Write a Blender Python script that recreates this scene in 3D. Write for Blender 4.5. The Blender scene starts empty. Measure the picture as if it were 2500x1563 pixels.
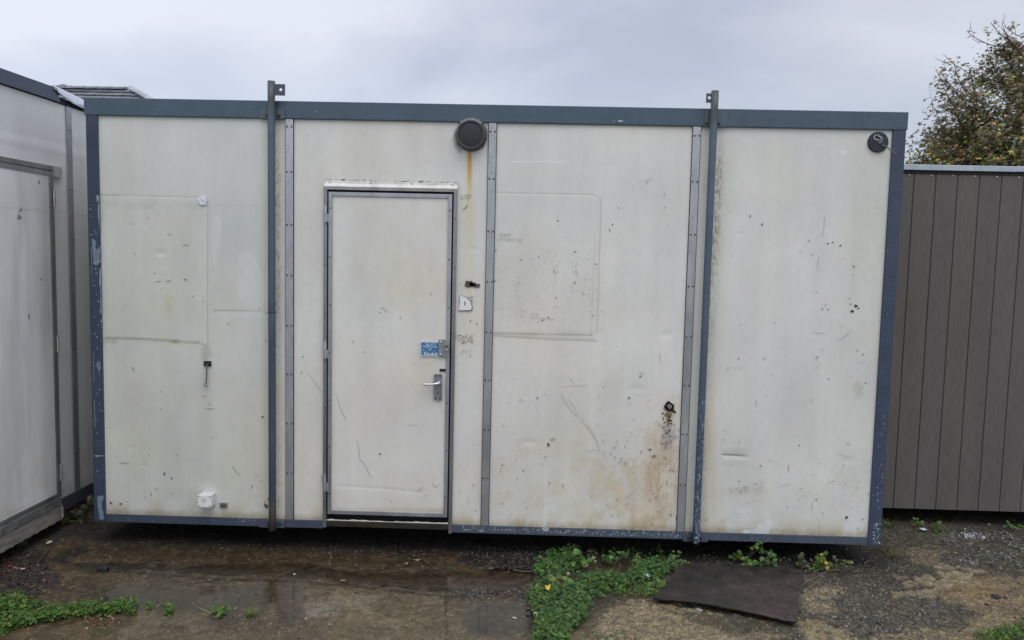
import bpy, math, random
import numpy as np
from mathutils import Vector, Matrix
random.seed(7); rng = np.random.default_rng(7)
R = math.radians
scn = bpy.context.scene
col_ = scn.collection
# ------------------------------------------------------------------ camera
C = np.array([0.25556249, -4.60124604, 1.81485601])
F = np.array([-0.02330481, 0.99644321, -0.08098032])
RT = np.array([0.99942982, 0.02520086, 0.02247102])
UP = np.array([-0.02443187, 0.08041046, 0.99646236])
FPX = 1900 / 1.03391            # focal length, units of the measuring grid (2418 wide)
CX, CY = 1209.0, 755.9
def ray(u, v): return F + RT*(u-CX)/FPX - UP*(v-CY)/FPX
def at(u, v, Y=0.0):
    d = ray(u, v); p = C + d*(Y-C[1])/d[1]; return Vector(p)
def atx(u, v, X):
    d = ray(u, v); p = C + d*(X-C[0])/d[0]; return Vector(p)
def G(u, v, z=0.0):
    d = ray(u, v); p = C + d*(z-C[2])/d[2]; return Vector(p)
def proj(X, Y, Z):
    dx, dy, dz = X-C[0], Y-C[1], Z-C[2]
    w = dx*F[0]+dy*F[1]+dz*F[2]; w = np.where(w < .2, .2, w)
    return CX+FPX*(dx*RT[0]+dy*RT[1]+dz*RT[2])/w, CY-FPX*(dx*UP[0]+dy*UP[1]+dz*UP[2])/w
cam = bpy.data.objects.new('camera', bpy.data.cameras.new('camera')); col_.objects.link(cam)
cam.matrix_world = Matrix(((RT[0], UP[0], -F[0], C[0]), (RT[1], UP[1], -F[1], C[1]), (RT[2], UP[2], -F[2], C[2]), (0, 0, 0, 1)))
cam.data.sensor_width = 36; cam.data.lens = 1900/2500*36; cam.data.clip_end = 3000; cam.data.clip_start = .05
scn.camera = cam
# ------------------------------------------------------------------ noise
TAB = np.random.default_rng(3).random((16, 256, 256))
def vn(x, y, k=0):
    xi = np.floor(x).astype(int); yi = np.floor(y).astype(int); fx = x-xi; fy = y-yi
    fx = fx*fx*(3-2*fx); fy = fy*fy*(3-2*fy); T = TAB[k % 16]
    a = T[xi & 255, yi & 255]; b = T[(xi+1) & 255, yi & 255]; c = T[xi & 255, (yi+1) & 255]; d = T[(xi+1) & 255, (yi+1) & 255]
    return (a*(1-fx)+b*fx)*(1-fy)+(c*(1-fx)+d*fx)*fy
def fbm(x, y, k=0, o=4):
    s = 0; a = .5; t = 0
    for i in range(o):
        s = s+a*vn(x*2**i+i*17.3, y*2**i+i*9.1, k+i); t += a; a *= .55
    return s/t
def ss(a, b, x):
    t = np.clip((x-a)/(b-a), 0, 1); return t*t*(3-2*t)
def segd(U, V, p, q):
    px, py = p; dx, dy = q[0]-px, q[1]-py; L = dx*dx+dy*dy+1e-9
    t = np.clip(((U-px)*dx+(V-py)*dy)/L, 0, 1)
    return np.hypot(U-px-t*dx, V-py-t*dy), t
def poly_d(U, V, pts):
    d = None
    for a, b in zip(pts[:-1], pts[1:]):
        e, _ = segd(U, V, a, b); d = e if d is None else np.minimum(d, e)
    return d
def inpoly(U, V, pts):
    r = np.zeros(U.shape, bool); n = len(pts)
    for i in range(n):
        x1, y1 = pts[i]; x2, y2 = pts[(i+1) % n]
        if y1 == y2: continue
        c = ((y1 > V) != (y2 > V)) & (U < (x2-x1)*(V-y1)/(y2-y1)+x1); r ^= c
    return r
def polymask(U, V, pts, soft, nz=None, amp=0):
    """1 inside, 0 outside, soft irregular edge"""
    d = poly_d(U, V, pts+[pts[0]]); s = np.where(inpoly(U, V, pts), d, -d)
    if nz is not None: s = s+(nz-.5)*2*amp
    return ss(-soft, soft, s)
def blob(U, V, cx, cy, rx, ry, soft=.5, nz=None, amp=0):
    d = np.sqrt(((U-cx)/rx)**2+((V-cy)/ry)**2)
    if nz is not None: d = d+(nz-.5)*amp
    return 1-ss(1-soft, 1+soft*.2, d)
# ------------------------------------------------------------------ object helpers
def tag(o, label=None, cat=None, group=None, kind=None):
    if label: o['label'] = label
    if cat: o['category'] = cat
    if group: o['group'] = group
    if kind: o['kind'] = kind
    return o
def empty(name, loc=(0, 0, 0), rz=0):
    o = bpy.data.objects.new(name, None); col_.objects.link(o); o.location = loc; o.rotation_euler = (0, 0, rz); o.empty_display_size = .1; return o
def link(name, me, mat=None, parent=None):
    o = bpy.data.objects.new(name, me); col_.objects.link(o)
    if mat: me.materials.append(mat)
    if parent:
        o.parent = parent
        w = parent.location.copy(); p = parent.parent
        while p: w += p.location; p = p.parent
        o.location = -w if parent.rotation_euler.z == 0 else (0, 0, 0)
    return o
class Acc:
    def __init__(s): s.v = []; s.f = []; s.c = []
    def add(s, vs, fs, c=(.5, .5, .5)):
        o = len(s.v); s.v.extend([tuple(p) for p in vs]); s.f.extend([tuple(i+o for i in f) for f in fs])
        s.c.extend([tuple(c)]*len(vs)); return s
    def box(s, x0, x1, y0, y1, z0, z1, c=(.5, .5, .5)):
        return s.add([(x0, y0, z0), (x1, y0, z0), (x1, y1, z0), (x0, y1, z0), (x0, y0, z1), (x1, y0, z1), (x1, y1, z1), (x0, y1, z1)],
                     [(0, 3, 2, 1), (4, 5, 6, 7), (0, 1, 5, 4), (1, 2, 6, 5), (2, 3, 7, 6), (3, 0, 4, 7)], c)
    def prism(s, pts, d, c):
        """pts: loop of 3d points, extruded by vector d"""
        n = len(pts); a = [Vector(p) for p in pts]; b = [p+Vector(d) for p in a]
        return s.add(a+b, [tuple(range(n)), tuple(range(2*n-1, n-1, -1))]+[((i+1) % n, i, n+i, n+(i+1) % n) for i in range(n)], c)
    def tube(s, pts, r, c, seg=8, r1=None, cap=True):
        pts = [Vector(p) for p in pts]; n = len(pts); r1 = r if r1 is None else r1; vs = []
        for i, p in enumerate(pts):
            t = (pts[min(i+1, n-1)]-pts[max(i-1, 0)]).normalized()
            a = t.cross(Vector((0, 0, 1)) if abs(t.z) < .9 else Vector((1, 0, 0))).normalized(); b = t.cross(a)
            rr = r+(r1-r)*i/max(n-1, 1)
            for k in range(seg):
                an = 2*math.pi*k/seg; vs.append(p+a*math.cos(an)*rr+b*math.sin(an)*rr)
        fs = [(i*seg+k, i*seg+(k+1) % seg, (i+1)*seg+(k+1) % seg, (i+1)*seg+k) for i in range(n-1) for k in range(seg)]
        if cap: fs += [tuple(range(seg-1, -1, -1)), tuple((n-1)*seg+k for k in range(seg))]
        return s.add(vs, fs, c)
    def lathe(s, cx, cy, cz, prof, c, seg=32, axis='y'):
        """prof: list of (radius, depth); depth runs towards -axis"""
        vs = []
        for r, d in prof:
            for k in range(seg):
                an = 2*math.pi*k/seg
                if axis == 'y': vs.append((cx+r*math.cos(an), cy-d, cz+r*math.sin(an)))
                elif axis == 'x': vs.append((cx+d, cy+r*math.cos(an), cz+r*math.sin(an)))
                else: vs.append((cx+r*math.cos(an), cy+r*math.sin(an), cz+d))
        n = len(prof)
        fs = [(i*seg+k, i*seg+(k+1) % seg, (i+1)*seg+(k+1) % seg, (i+1)*seg+k) for i in range(n-1) for k in range(seg)]
        fs.append(tuple((n-1)*seg+k for k in range(seg)))
        return s.add(vs, fs, c)
    def rivet(s, x, y, z, r=.0045, c=(.5, .5, .5), axis='y'):
        return s.lathe(x, y, z, [(r, 0), (r*.85, r*.45), (r*.4, r*.75)], c, 8, axis)
    def ngon(s, pts, c): return s.add(pts, [tuple(range(len(pts)))], c)
    def build(s, name, mat, parent=None, smooth=False, bevel=0):
        me = bpy.data.meshes.new(name); me.from_pydata([tuple(p) for p in s.v], [], s.f)
        a = me.color_attributes.new('col', 'FLOAT_COLOR', 'POINT')
        cc = np.ones((len(s.v), 4)); cc[:, :3] = np.array(s.c).reshape(-1, 3); a.data.foreach_set('color', cc.ravel())
        if smooth: me.polygons.foreach_set('use_smooth', [True]*len(me.polygons))
        o = link(name, me, mat, parent)
        if bevel:
            m = o.modifiers.new('bevel', 'BEVEL'); m.width = bevel; m.segments = 2; m.limit_method = 'ANGLE'; m.angle_limit = R(50)
        return o
def npmesh(name, verts, faces, cols, mat, parent=None, extra=None, smooth=False, floats=None):
    """verts (n,3), quads (m,4), cols (n,3); extra: an Acc merged in"""
    V_, C_ = verts, cols; lp = faces.ravel(); ls = np.arange(len(faces))*4; lt = np.full(len(faces), 4)
    if extra is not None and extra.v:
        off = len(verts); V_ = np.vstack([verts, np.array(extra.v)]); C_ = np.vstack([cols, np.array(extra.c)])
        el = np.concatenate([np.array(f)+off for f in extra.f]); et = np.array([len(f) for f in extra.f])
        es = np.concatenate([[0], np.cumsum(et)[:-1]])+len(lp)
        lp = np.concatenate([lp, el]); ls = np.concatenate([ls, es]); lt = np.concatenate([lt, et])
    me = bpy.data.meshes.new(name); me.vertices.add(len(V_)); me.vertices.foreach_set('co', V_.astype(np.float32).ravel())
    me.loops.add(len(lp)); me.loops.foreach_set('vertex_index', lp.astype(np.int32))
    me.polygons.add(len(ls)); me.polygons.foreach_set('loop_start', ls.astype(np.int32)); me.polygons.foreach_set('loop_total', lt.astype(np.int32))
    if smooth: me.polygons.foreach_set('use_smooth', np.ones(len(ls), bool))
    me.update(calc_edges=True); me.validate()
    a = me.color_attributes.new('col', 'FLOAT_COLOR', 'POINT'); cc = np.ones((len(V_), 4), np.float32); cc[:, :3] = C_
    a.data.foreach_set('color', cc.ravel())
    if floats is not None:
        for k, arr in floats.items():
            q = me.attributes.new(k, 'FLOAT', 'POINT'); full = np.zeros(len(V_), np.float32); full[:len(arr)] = arr; q.data.foreach_set('value', full)
    return link(name, me, mat, parent)
# ------------------------------------------------------------------ materials
def mat_attr(name, rough=.5, metal=0, spec=.5, nscale=40, namp=.12, bump=0, bscale=200, rvar=.1, coarse=6, camp=.06, stretch=(1, 1, 1), sss=0, rattr=None, voro=0, transl=0):
    m = bpy.data.materials.new(name); m.use_nodes = True; nt = m.node_tree; n = nt.nodes; L = nt.links
    b = n['Principled BSDF']; b.inputs['Metallic'].default_value = metal; b.inputs['Specular IOR Level'].default_value = spec
    at_ = n.new('ShaderNodeAttribute'); at_.attribute_name = 'col'
    tc = n.new('ShaderNodeTexCoord'); mp = n.new('ShaderNodeMapping'); mp.inputs['Scale'].default_value = stretch; L.new(tc.outputs['Object'], mp.inputs['Vector'])
    def noise(sc, det=4):
        q = n.new('ShaderNodeTexNoise'); q.inputs['Scale'].default_value = sc; q.inputs['Detail'].default_value = det; L.new(mp.outputs[0], q.inputs['Vector']); return q
    def mr(src, lo, hi, a=.3, z=.7):
        q = n.new('ShaderNodeMapRange'); q.inputs['From Min'].default_value = a; q.inputs['From Max'].default_value = z
        q.inputs['To Min'].default_value = lo; q.inputs['To Max'].default_value = hi; L.new(src, q.inputs['Value']); return q.outputs[0]
    def mul(a, bb):
        q = n.new('ShaderNodeVectorMath'); q.operation = 'MULTIPLY'; L.new(a, q.inputs[0]); L.new(bb, q.inputs[1]); return q.outputs[0]
    n1 = noise(nscale); n2 = noise(coarse, 3)
    c = mul(at_.outputs['Color'], mr(n1.outputs['Fac'], 1-namp, 1+namp)); c = mul(c, mr(n2.outputs['Fac'], 1-camp, 1+camp))
    h = n1.outputs['Fac']
    if voro:
        vo = n.new('ShaderNodeTexVoronoi'); vo.inputs['Scale'].default_value = voro; L.new(mp.outputs[0], vo.inputs['Vector'])
        hs = n.new('ShaderNodeSeparateColor'); L.new(vo.outputs['Color'], hs.inputs[0]); c = mul(c, mr(hs.outputs[0], .62, 1.45, 0, 1))
    L.new(c, b.inputs['Base Color'])
    r = mr(n2.outputs['Fac'], rough-rvar, rough+rvar)
    if rattr:
        ra = n.new('ShaderNodeAttribute'); ra.attribute_name = rattr
        ad = n.new('ShaderNodeMath'); ad.operation = 'MULTIPLY_ADD'; L.new(ra.outputs['Fac'], ad.inputs[0]); ad.inputs[1].default_value = 1; 
        r2 = mr(n1.outputs['Fac'], -.03, .04); L.new(r2, ad.inputs[2]); L.new(ad.outputs[0], b.inputs['Roughness'])
    else: L.new(r, b.inputs['Roughness'])
    if bump:
        nb = noise(bscale, 5); bp = n.new('ShaderNodeBump'); bp.inputs['Strength'].default_value = 1; bp.inputs['Distance'].default_value = bump
        hh = nb.outputs['Fac']
        if rattr:
            mm = n.new('ShaderNodeMath'); mm.operation = 'MULTIPLY'; L.new(hh, mm.inputs[0]); L.new(mr(ra.outputs['Fac'], .006, 1, .12, .7), mm.inputs[1]); hh = mm.outputs[0]
        L.new(hh, bp.inputs['Height']); L.new(bp.outputs[0], b.inputs['Normal'])
    if transl:
        tr = n.new('ShaderNodeBsdfTranslucent'); L.new(c, tr.inputs['Color']); mx = n.new('ShaderNodeMixShader'); mx.inputs[0].default_value = transl
        L.new(b.outputs[0], mx.inputs[1]); L.new(tr.outputs[0], mx.inputs[2]); L.new(mx.outputs[0], n['Material Output'].inputs['Surface'])
    return m
M_panel = mat_attr('painted_panel', .5, 0, .4, 30, .022, .0003, 25, .08, 3.5, .035, (1, 1, .6))
M_paint = mat_attr('blue_frame_paint', .45, 0, .4, 30, .07, .0003, 60, .12, 6, .10)
M_alu = mat_attr('dull_aluminium', .38, .8, .5, 40, .10, .0003, 60, .10, 7, .14, (1, 1, .3))
M_steel = mat_attr('weathered_steel', .42, .8, .5, 120, .12, .0004, 160, .12, 20, .12)
M_plastic = mat_attr('aged_plastic', .45, 0, .5, 80, .06, 0, 60, .08, 12, .05)
M_dark = mat_attr('dark_void', .9, 0, .1)
M_wood = mat_attr('weathered_timber', .8, 0, .2, 40, .3, .003, 60, .05, 12, .2, (1, .15, 1))
M_clad = mat_attr('stained_cladding', .62, 0, .3, 60, .12, .0004, 120, .08, 4, .10, (1, 1, .2))
M_galv = mat_attr('galvanised_sheet', .4, .5, .5, 30, .08, 0, 60, .1, 10, .1)
M_tile = mat_attr('slate_tile', .30, 0, .6, 8, .2, .001, 30, .08, 2, .15)
M_ground = mat_attr('wet_yard_concrete', .5, 0, .5, 110, .5, .005, 150, .1, 22, .28, rattr='rgh')
M_stone = mat_attr('stone_chip', .7, 0, .4, 150, .2, .002, 120, .15)
M_leaf = mat_attr('weed_leaf', .5, 0, .35, 60, .12, 0, 60, .1, 10, .1, transl=.22)
M_tree = mat_attr('maple_leaf', .5, 0, .3, 20, .15, 0, 60, .1, 3, .15, transl=.2)
M_bark = mat_attr('grey_bark', .8, 0, .2, 30, .25, .01, 30)
M_board = mat_attr('old_brown_sheet', .60, 0, .35, 45, .35, .002, 60, .14, 9, .35)
M_glass = mat_attr('dark_glass', .1, 0, .5, 5, .01)
M_ink = mat_attr('printed_ink', .6, 0, .3, 200, .1)
# colours
BLUE = (.056, .088, .117); NAVY = (.038, .053, .086); ALU = (.42, .43, .45); WHITE = (.618, .607, .563)
PX = .002463                        # metres per grid unit on the front wall
# ------------------------------------------------------------------ marks on flat faces
def mark(acc, u, v, w, h, c, rot=0, n=7, jit=.3, Y=-.0012):
    """irregular flat fleck w x h (grid units) around u,v on plane y=Y"""
    p = at(u, v, Y); cr, sr = math.cos(rot), math.sin(rot); pts = []
    for k in range(n):
        an = -2*math.pi*k/n; q = 1+random.uniform(-jit, jit); a = math.cos(an)*w/2*q*PX; b = math.sin(an)*h/2*q*PX
        pts.append((p.x+a*cr-b*sr, Y, p.z+a*sr+b*cr))
    acc.ngon(pts[::-1] if False else pts, c)
def stroke(acc, pts, w, c, Y=-.0012, jit=.25):
    P = [at(u, v, Y) for u, v in pts]; n = len(P); L_ = []; R_ = []
    for i, p in enumerate(P):
        t = (P[min(i+1, n-1)]-P[max(i-1, 0)]); t.normalize(); nn = Vector((-t.z, 0, t.x))
        ww = w*PX/2*(1-.7*abs(2*i/max(n-1, 1)-1)**3)*random.uniform(1-jit, 1+jit); L_.append(p+nn*ww); R_.append(p-nn*ww)
    acc.add(L_+R_, [(i, i+1, n+i+1, n+i) for i in range(n-1)], c)
def curve_pts(pts, k=6):
    out = []; n = len(pts)
    for i in range(n-1):
        p0 = pts[max(i-1, 0)]; p1 = pts[i]; p2 = pts[i+1]; p3 = pts[min(i+2, n-1)]
        for j in range(k):
            t = j/k; out.append(tuple(.5*((2*p1[a])+(-p0[a]+p2[a])*t+(2*p0[a]-5*p1[a]+4*p2[a]-p3[a])*t*t+(-p0[a]+3*p1[a]-3*p2[a]+p3[a])*t**3) for a in range(len(p1))))
    out.append(tuple(pts[-1])); return out
def scuffs(acc, poly, n, smin=1.2, smax=5, dark=(.16, .15, .13), ratio=3.5, vert=.5, Y=-.0012, light=.07, flow=None):
    us = [p[0] for p in poly]; vs = [p[1] for p in poly]; k = 0; tries = 0; n = int(n*.45); smax = smin+(smax-smin)*.8; smin *= .85
    while k < n and tries < n*30:
        tries += 1; u = random.uniform(min(us), max(us)); v = random.uniform(min(vs), max(vs))
        if not inpoly(np.array([u]), np.array([v]), poly)[0]: continue
        if flow and random.random() > flow(u, v): continue
        if random.random() > .15+1.4*float(fbm(np.array([u/60.]), np.array([v/60.]), 5, 2)[0])**2*2: continue
        k += 1; s = smin+(smax-smin)*random.random()**2.6; e = 1+(ratio-1)*random.random()**2
        rot = random.choice([math.pi/2, 0]) if random.random() < .5 else random.uniform(0, 3.1)
        if random.random() < vert: rot = math.pi/2+random.uniform(-.4, .4)
        g = random.random(); c = tuple(d*(.6+1.6*g*g) for d in dark) if random.random() > light else (.78, .78, .75)
        if random.random() < .5: c = tuple(.5*a+.24 for a in c)
        mark(acc, u, v, s*e*.8, s*.75, c, rot, 6, .35, Y)
# ------------------------------------------------------------------ main cabin layout
xl, xr = -2.384, 2.384; zb, zt = .14, 2.69
cabin = empty('portable_cabin', (0, 0, zb))
tag(cabin, 'long cream portable cabin with blue-grey frame, metal door and black round vent, facing the camera', 'cabin')
zrail = at(1209, 291).z                     # underside of the top rail
zlow = (at(440, 1217).z+at(1850, 1264).z)/2     # top of the bottom rail
xpl = at(241, 700).x; xpr = at(2083, 700).x
strip_x = [(at(686, 400).x+at(683, 1100).x)/2, (at(1161, 400).x+at(1148, 1100).x)/2, (at(1641, 400).x+at(1613, 1100).x)/2]
sw = 18*PX
dl = (at(770, 500).x+at(764, 1150).x)/2; dr = (at(1080, 500).x+at(1066, 1150).x)/2
dtop = at(925, 448).z; dbot = (at(770, 1213).z+at(1058, 1217).z)/2; dsill = at(912, 1236).z
def wallpaint(X, Z, door=False):
    """base colour (n,3) and relief (n) of the cream skin; U,V only locate the individual stains"""
    U, V = proj(X, np.zeros_like(X), Z)
    n1 = fbm(X*2.2, Z*2.2, 0); n2 = fbm(X*9, Z*9, 2); st = fbm(X*14, Z*1.1, 4, 4); st2 = fbm(X*45, Z*1.8, 6, 3); hf = fbm(X*70, Z*70, 8, 3)
    c = np.empty(X.shape+(3,)); c[:] = WHITE
    cool = ss(690, 560, U)*.9+ss(1650, 1760, U)*.45            # the two end panels are a greyer batch
    cool = np.clip(cool, 0, 1)[..., None]; c = c*(1-cool)+c*np.array([.905, .94, .93])*cool
    bl = fbm(X*4.5+9, Z*3.2, 13, 4); c *= (1+(n1-.5)*.15+(st-.5)*.10+(bl-.5)*.10+(hf-.5)*.035)[..., None]
    yel = ss(.42, .75, fbm(X*1.7+5, Z*1.3, 9))[..., None]; c = c*(1-yel)+c*np.array([1.0, .985, .935])*yel
    pink = ss(.45, .8, fbm(X*2.9+25, Z*2.1, 11))[..., None]*.5; c = c*(1-pink)+c*np.array([1.0, .965, .955])*pink
    h = (fbm(X*1.3, Z*1.1, 1, 3)-.5)*.004+(fbm(X*5, Z*4, 12, 2)-.5)*.0007
    def mix(m, k):
        nonlocal c; m = np.clip(m, 0, 1)[..., None]; c = c*(1-m)+np.array(k)*m
    def mul(m, k):
        nonlocal c; m = np.clip(m, 0, 1)[..., None]; c = c*(1-m)+c*np.array(k)*m
    low = ss(.95, .2, Z)
    mul(low*ss(.35, .65, n2)*.5, (.94, .91, .83))
    if door:
        mul(blob(U, V, 960, 700, 90, 60, .9, n2, .6)*.7, (1, .97, .86)); mul(blob(U, V, 940, 620, 110, 90, .9)*.4, (1, .98, .9))
        mul(blob(U, V, 1015, 880, 48, 80, .9, n2, .7)*.55, (.93, .92, .87)); mul(blob(U, V, 1046, 930, 14, 60, .8, hf, .8)*.5, (.85, .84, .79))
        h += -.0012*ss(6, 0, poly_d(U, V, [(800, 1146), (900, 1152), (1000, 1162)]))+.0012*ss(0, 30, V-(1146+(U-800)*.08))*ss(60, 0, V-(1146+(U-800)*.08))
        mul(blob(U, V, 832, 1182, 14, 12, .5, n2, .5)*.5, (.88, .88, .87)); mul(ss(16, 0, 1207-V)*.6*(.4+n2), (.55, .5, .42))
        mul(ss(10, 0, np.minimum(abs(U-787), abs(U-1060)))*.35*n2*1.5, (.7, .68, .6)); mul(blob(U, V, 1035, 1000, 25, 160, .9, st2, .8)*.35, (.93, .93, .92))
        return c, h
    # grime beside the two tubes
    gn = fbm(X*130, Z*60, 14, 3); g1 = ss(22, 2, abs(U-652))*(U > 640)*ss(270, 420, V)*(ss(1000, 500, V)*.6+.4)*ss(.42, .75, gn*.7+st2*.35)
    mul(g1*.8, (.38, .37, .33)); mul(ss(38, 0, abs(U-650))*(U > 640)*.5, (.78, .76, .72))
    mul(ss(16, 4, abs(U-632))*(U < 640)*.6, (.88, .87, .76))
    pu = 1699-(V-260)*(50/1010.)
    g2 = ss(26, 1, U-pu)*(U > pu-4)*ss(300, 420, V)*(ss(900, 420, V)*.7+.3)*ss(.42, .74, gn*.7+st2*.35)
    mul(g2*.95, (.33, .31, .26)); mul(ss(48, 0, U-pu)*(U > pu)*.6*ss(300, 420, V), (.80, .78, .68)); mul(ss(36, 0, pu-17-U)*(U < pu-10)*(U > pu-46)*.5, (.84, .83, .78))
    mul(ss(70, 0, U-pu)*(U > pu)*ss(850, 1200, V)*ss(.4, .7, st)*.9, (.93, .84, .62))
    # vent: old sealant and rust run
    mix(blob(U, V, 1086, 328, 17, 36, .35, hf, .7)*.75, (.27, .27, .24)); mix(blob(U, V, 1139, 330, 9, 28, .4, hf, .7)*.5, (.3, .3, .27))
    mix(ss(5.5, 1.5, abs(U-1109-(n2-.5)*3))*ss(348, 356, V)*ss(445, 365, V)*.98, (.42, .135, .025))
    mix(ss(8, 1, abs(U-1109))*ss(348, 356, V)*ss(500, 380, V)*.8, (.55, .33, .12)); mul(ss(15, 2, abs(U-1108))*ss(350, 370, V)*ss(640, 420, V)*.8, (.95, .90, .66))
    mul(ss(26, 4, abs(U-1106))*ss(450, 500, V)*ss(900, 620, V)*.6, (.97, .94, .80))
    # blanked window on the third panel
    out = [(1150, 454), (1240, 457), (1345, 458), (1402, 460), (1417, 468), (1419, 480), (1415, 640), (1410, 806), (1290, 802), (1150, 793)]
    d = poly_d(U, V, out); ins = inpoly(U, V, out); h += np.where(ins, .0017*ss(0, 6, d), 0)
    inC = (U > 1165); mul(ss(3, .6, d)*.7*inC, (.72, .72, .70)); mul((ss(14, 4, d)*ins*.25)*inC, (.9, .9, .88))
    mul(ss(3.2, .8, poly_d(U, V, [(1150, 786), (1300, 790), (1396, 791)]))*.75*(.3+hf)*inC, (.52, .51, .48)); mul(ss(14, 1, abs(V-790))*ins*.35*n2*1.6*inC, (.7, .69, .66))
    mul(ss(2.5, .5, poly_d(U, V, [(1396, 791), (1402, 640), (1405, 560)]))*.4, (.75, .75, .73)); mix(blob(U, V, 1408, 795, 7, 10, .4)*.5, (.72, .72, .7))
    mul(polymask(U, V, [(1172, 560), (1400, 560), (1396, 790), (1170, 790)], 40, n2, 40)*.5*ins, (.95, .95, .94))
    # blanked window and infill on the first panel
    o2 = [(180, 458), (360, 463), (474, 466), (491, 478), (490, 640), (490, 818), (470, 812), (340, 803), (180, 797)]
    d = poly_d(U, V, o2); i2 = inpoly(U, V, o2); h += np.where(i2, .0014*ss(0, 6, d), 0); A = (U < 634)
    mul(ss(3, .6, d)*.7*A, (.72, .72, .69)); mul(i2*ss(0, 18, d)*.55*A, (.965, .97, .945))
    mul(ss(14, 2, abs(V-485-(U-240)*.02))*i2*ss(.35, .6, n2)*.5, (.83, .84, .82)); mul(ss(3, .8, poly_d(U, V, [(250, 797), (330, 799), (400, 803), (470, 809)]))*.8*(.2+n2)*A, (.58, .57, .5))
    mul(ss(3, .8, abs(V-486))*(U > 495)*A*.35, (.8, .81, .8)); mul(ss(2.6, .7, abs(V-733-(U-505)*.012))*(U > 503)*A*(.35+.6*ss(620, 520, U)), (.58, .58, .54))
    mix(ss(9, 2, abs(V-743))*(U > 497)*A*.3, (.66, .66, .62)); mul(blob(U, V, 455, 485, 16, 22, .6)*.25, (.9, .9, .9))
    mix(polymask(U, V, [(503, 505), (522, 505), (524, 545), (518, 585), (508, 640), (502, 600)], 3, n2, 3)*.45, (.66, .66, .62))
    mix(polymask(U, V, [(565, 600), (600, 590), (628, 700), (615, 725), (560, 700)], 5, n2, 8)*.35, (.66, .66, .62)); mul(polymask(U, V, [(520, 500), (590, 500), (600, 580), (560, 620), (525, 600)], 8, n2, 8)*.35, (.93, .955, .96))
    mul(blob(U, V, 487, 835, 16, 24, .8, hf, .5)*.8, (.66, .66, .62)); mul(ss(24, 5, abs(U-490))*ss(860, 890, V)*ss(1180, 930, V)*.55, (.88, .91, .90)); mul(blob(U, V, 486, 895, 15, 45, .8)*.45, (.82, .84, .84))
    mul(blob(U, V, 400, 725, 16, 36, .7, hf, .9)*.55, (.9, .84, .6)); mul(blob(U, V, 412, 810, 14, 14, .7, hf, .8)*.6, (.85, .8, .6)); mul(blob(U, V, 262, 805, 26, 10, .8, hf, .8)*.6, (.7, .69, .62)); mul(blob(U, V, 265, 462, 30, 6, .8, hf, .8)*.6, (.75, .75, .7))
    # dents
    for (cu, cv, ru, rv, dep) in [(380, 598, 10, 7, .006), (412, 812, 8, 6, .006), (1575, 790, 12, 9, .005), (1505, 918, 16, 7, .004), (1750, 553, 8, 6, .003), (2052, 1226, 8, 6, .006), (2072, 1239, 7, 6, .005), (310, 1058, 8, 6, .003), (340, 1100, 7, 6, .003), (1250, 1045, 18, 7, .004), (636, 907, 8, 6, .003), (2005, 1088, 12, 8, .004), (1120, 590, 9, 6, .003)]:
        h -= .6*dep*np.exp(-((U-cu)/ru)**2-((V-cv)/rv)**2)
    h -= .003*np.exp(-((V-1078-(U-1735)*.05)/5.)**2)*ss(1700, 1715, U)*ss(1775, 1755, U); h += .0015*np.exp(-((V-1090)/8.)**2)*ss(1695, 1720, U)*ss(1785, 1755, U)
    mul(ss(2.6, .6, abs(V-1073-(U-1705)*.07))*ss(1700, 1706, U)*ss(1772, 1750, U)*.8, (.35, .35, .33)); mul(blob(U, V, 1738, 1066, 42, 13, .8, hf, .4)*.55, (.72, .73, .7)); mul(blob(U, V, 1738, 1085, 34, 8, .8, st2, .6)*.4, (.75, .76, .73))
    mul(blob(U, V, 1718, 872, 7, 10, .4)*.55, (.82, .82, .80)); mul(blob(U, V, 1740, 870, 22, 6, .6, hf, .4)*.35, (.85, .85, .82)); mul(blob(U, V, 2027, 920, 16, 26, .8, hf, .8)*.65, (.76, .75, .68))
    # run below the torn hole
    mul(polymask(U, V, [(1555, 955), (1600, 950), (1606, 1245), (1470, 1245), (1455, 1150), (1500, 1060), (1545, 1010)], 60, n2, 70)*(.6+.7*(st-.3))*.8, (.93, .85, .73))
    mul(polymask(U, V, [(1530, 1060), (1598, 1030), (1600, 1245), (1500, 1245)], 75, st, 80)*.75*ss(.3, .7, fbm(X*18, Z*6, 3)), (.78, .66, .54)); mul(blob(U, V, 1480, 1105, 26, 26, .9, hf, 1)*.55, (.85, .76, .5)); mul(blob(U, V, 1495, 1140, 20, 40, .9, hf, 1)*.4, (.85, .72, .5))
    mix(polymask(U, V, [(1548, 995), (1560, 1006), (1582, 1000), (1592, 1012), (1596, 1040), (1580, 1050), (1568, 1044), (1562, 1012), (1550, 1003)], 4, hf, 9)*.45, (.25, .25, .26))
    mix(polymask(U, V, [(1568, 965), (1586, 968), (1586, 985), (1580, 992), (1572, 982)], 2.5, hf, 8)*.65, (.26, .16, .05))
    # foot of the wall
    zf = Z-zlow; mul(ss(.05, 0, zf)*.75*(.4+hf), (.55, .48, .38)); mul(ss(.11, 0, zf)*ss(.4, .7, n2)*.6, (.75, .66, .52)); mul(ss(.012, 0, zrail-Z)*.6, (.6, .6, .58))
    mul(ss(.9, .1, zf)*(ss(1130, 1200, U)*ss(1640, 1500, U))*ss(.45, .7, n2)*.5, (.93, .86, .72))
    for sx in strip_x: mul(ss(.05, .02, abs(X-sx))*.4*(.5+st2), (.75, .74, .70))
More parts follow.
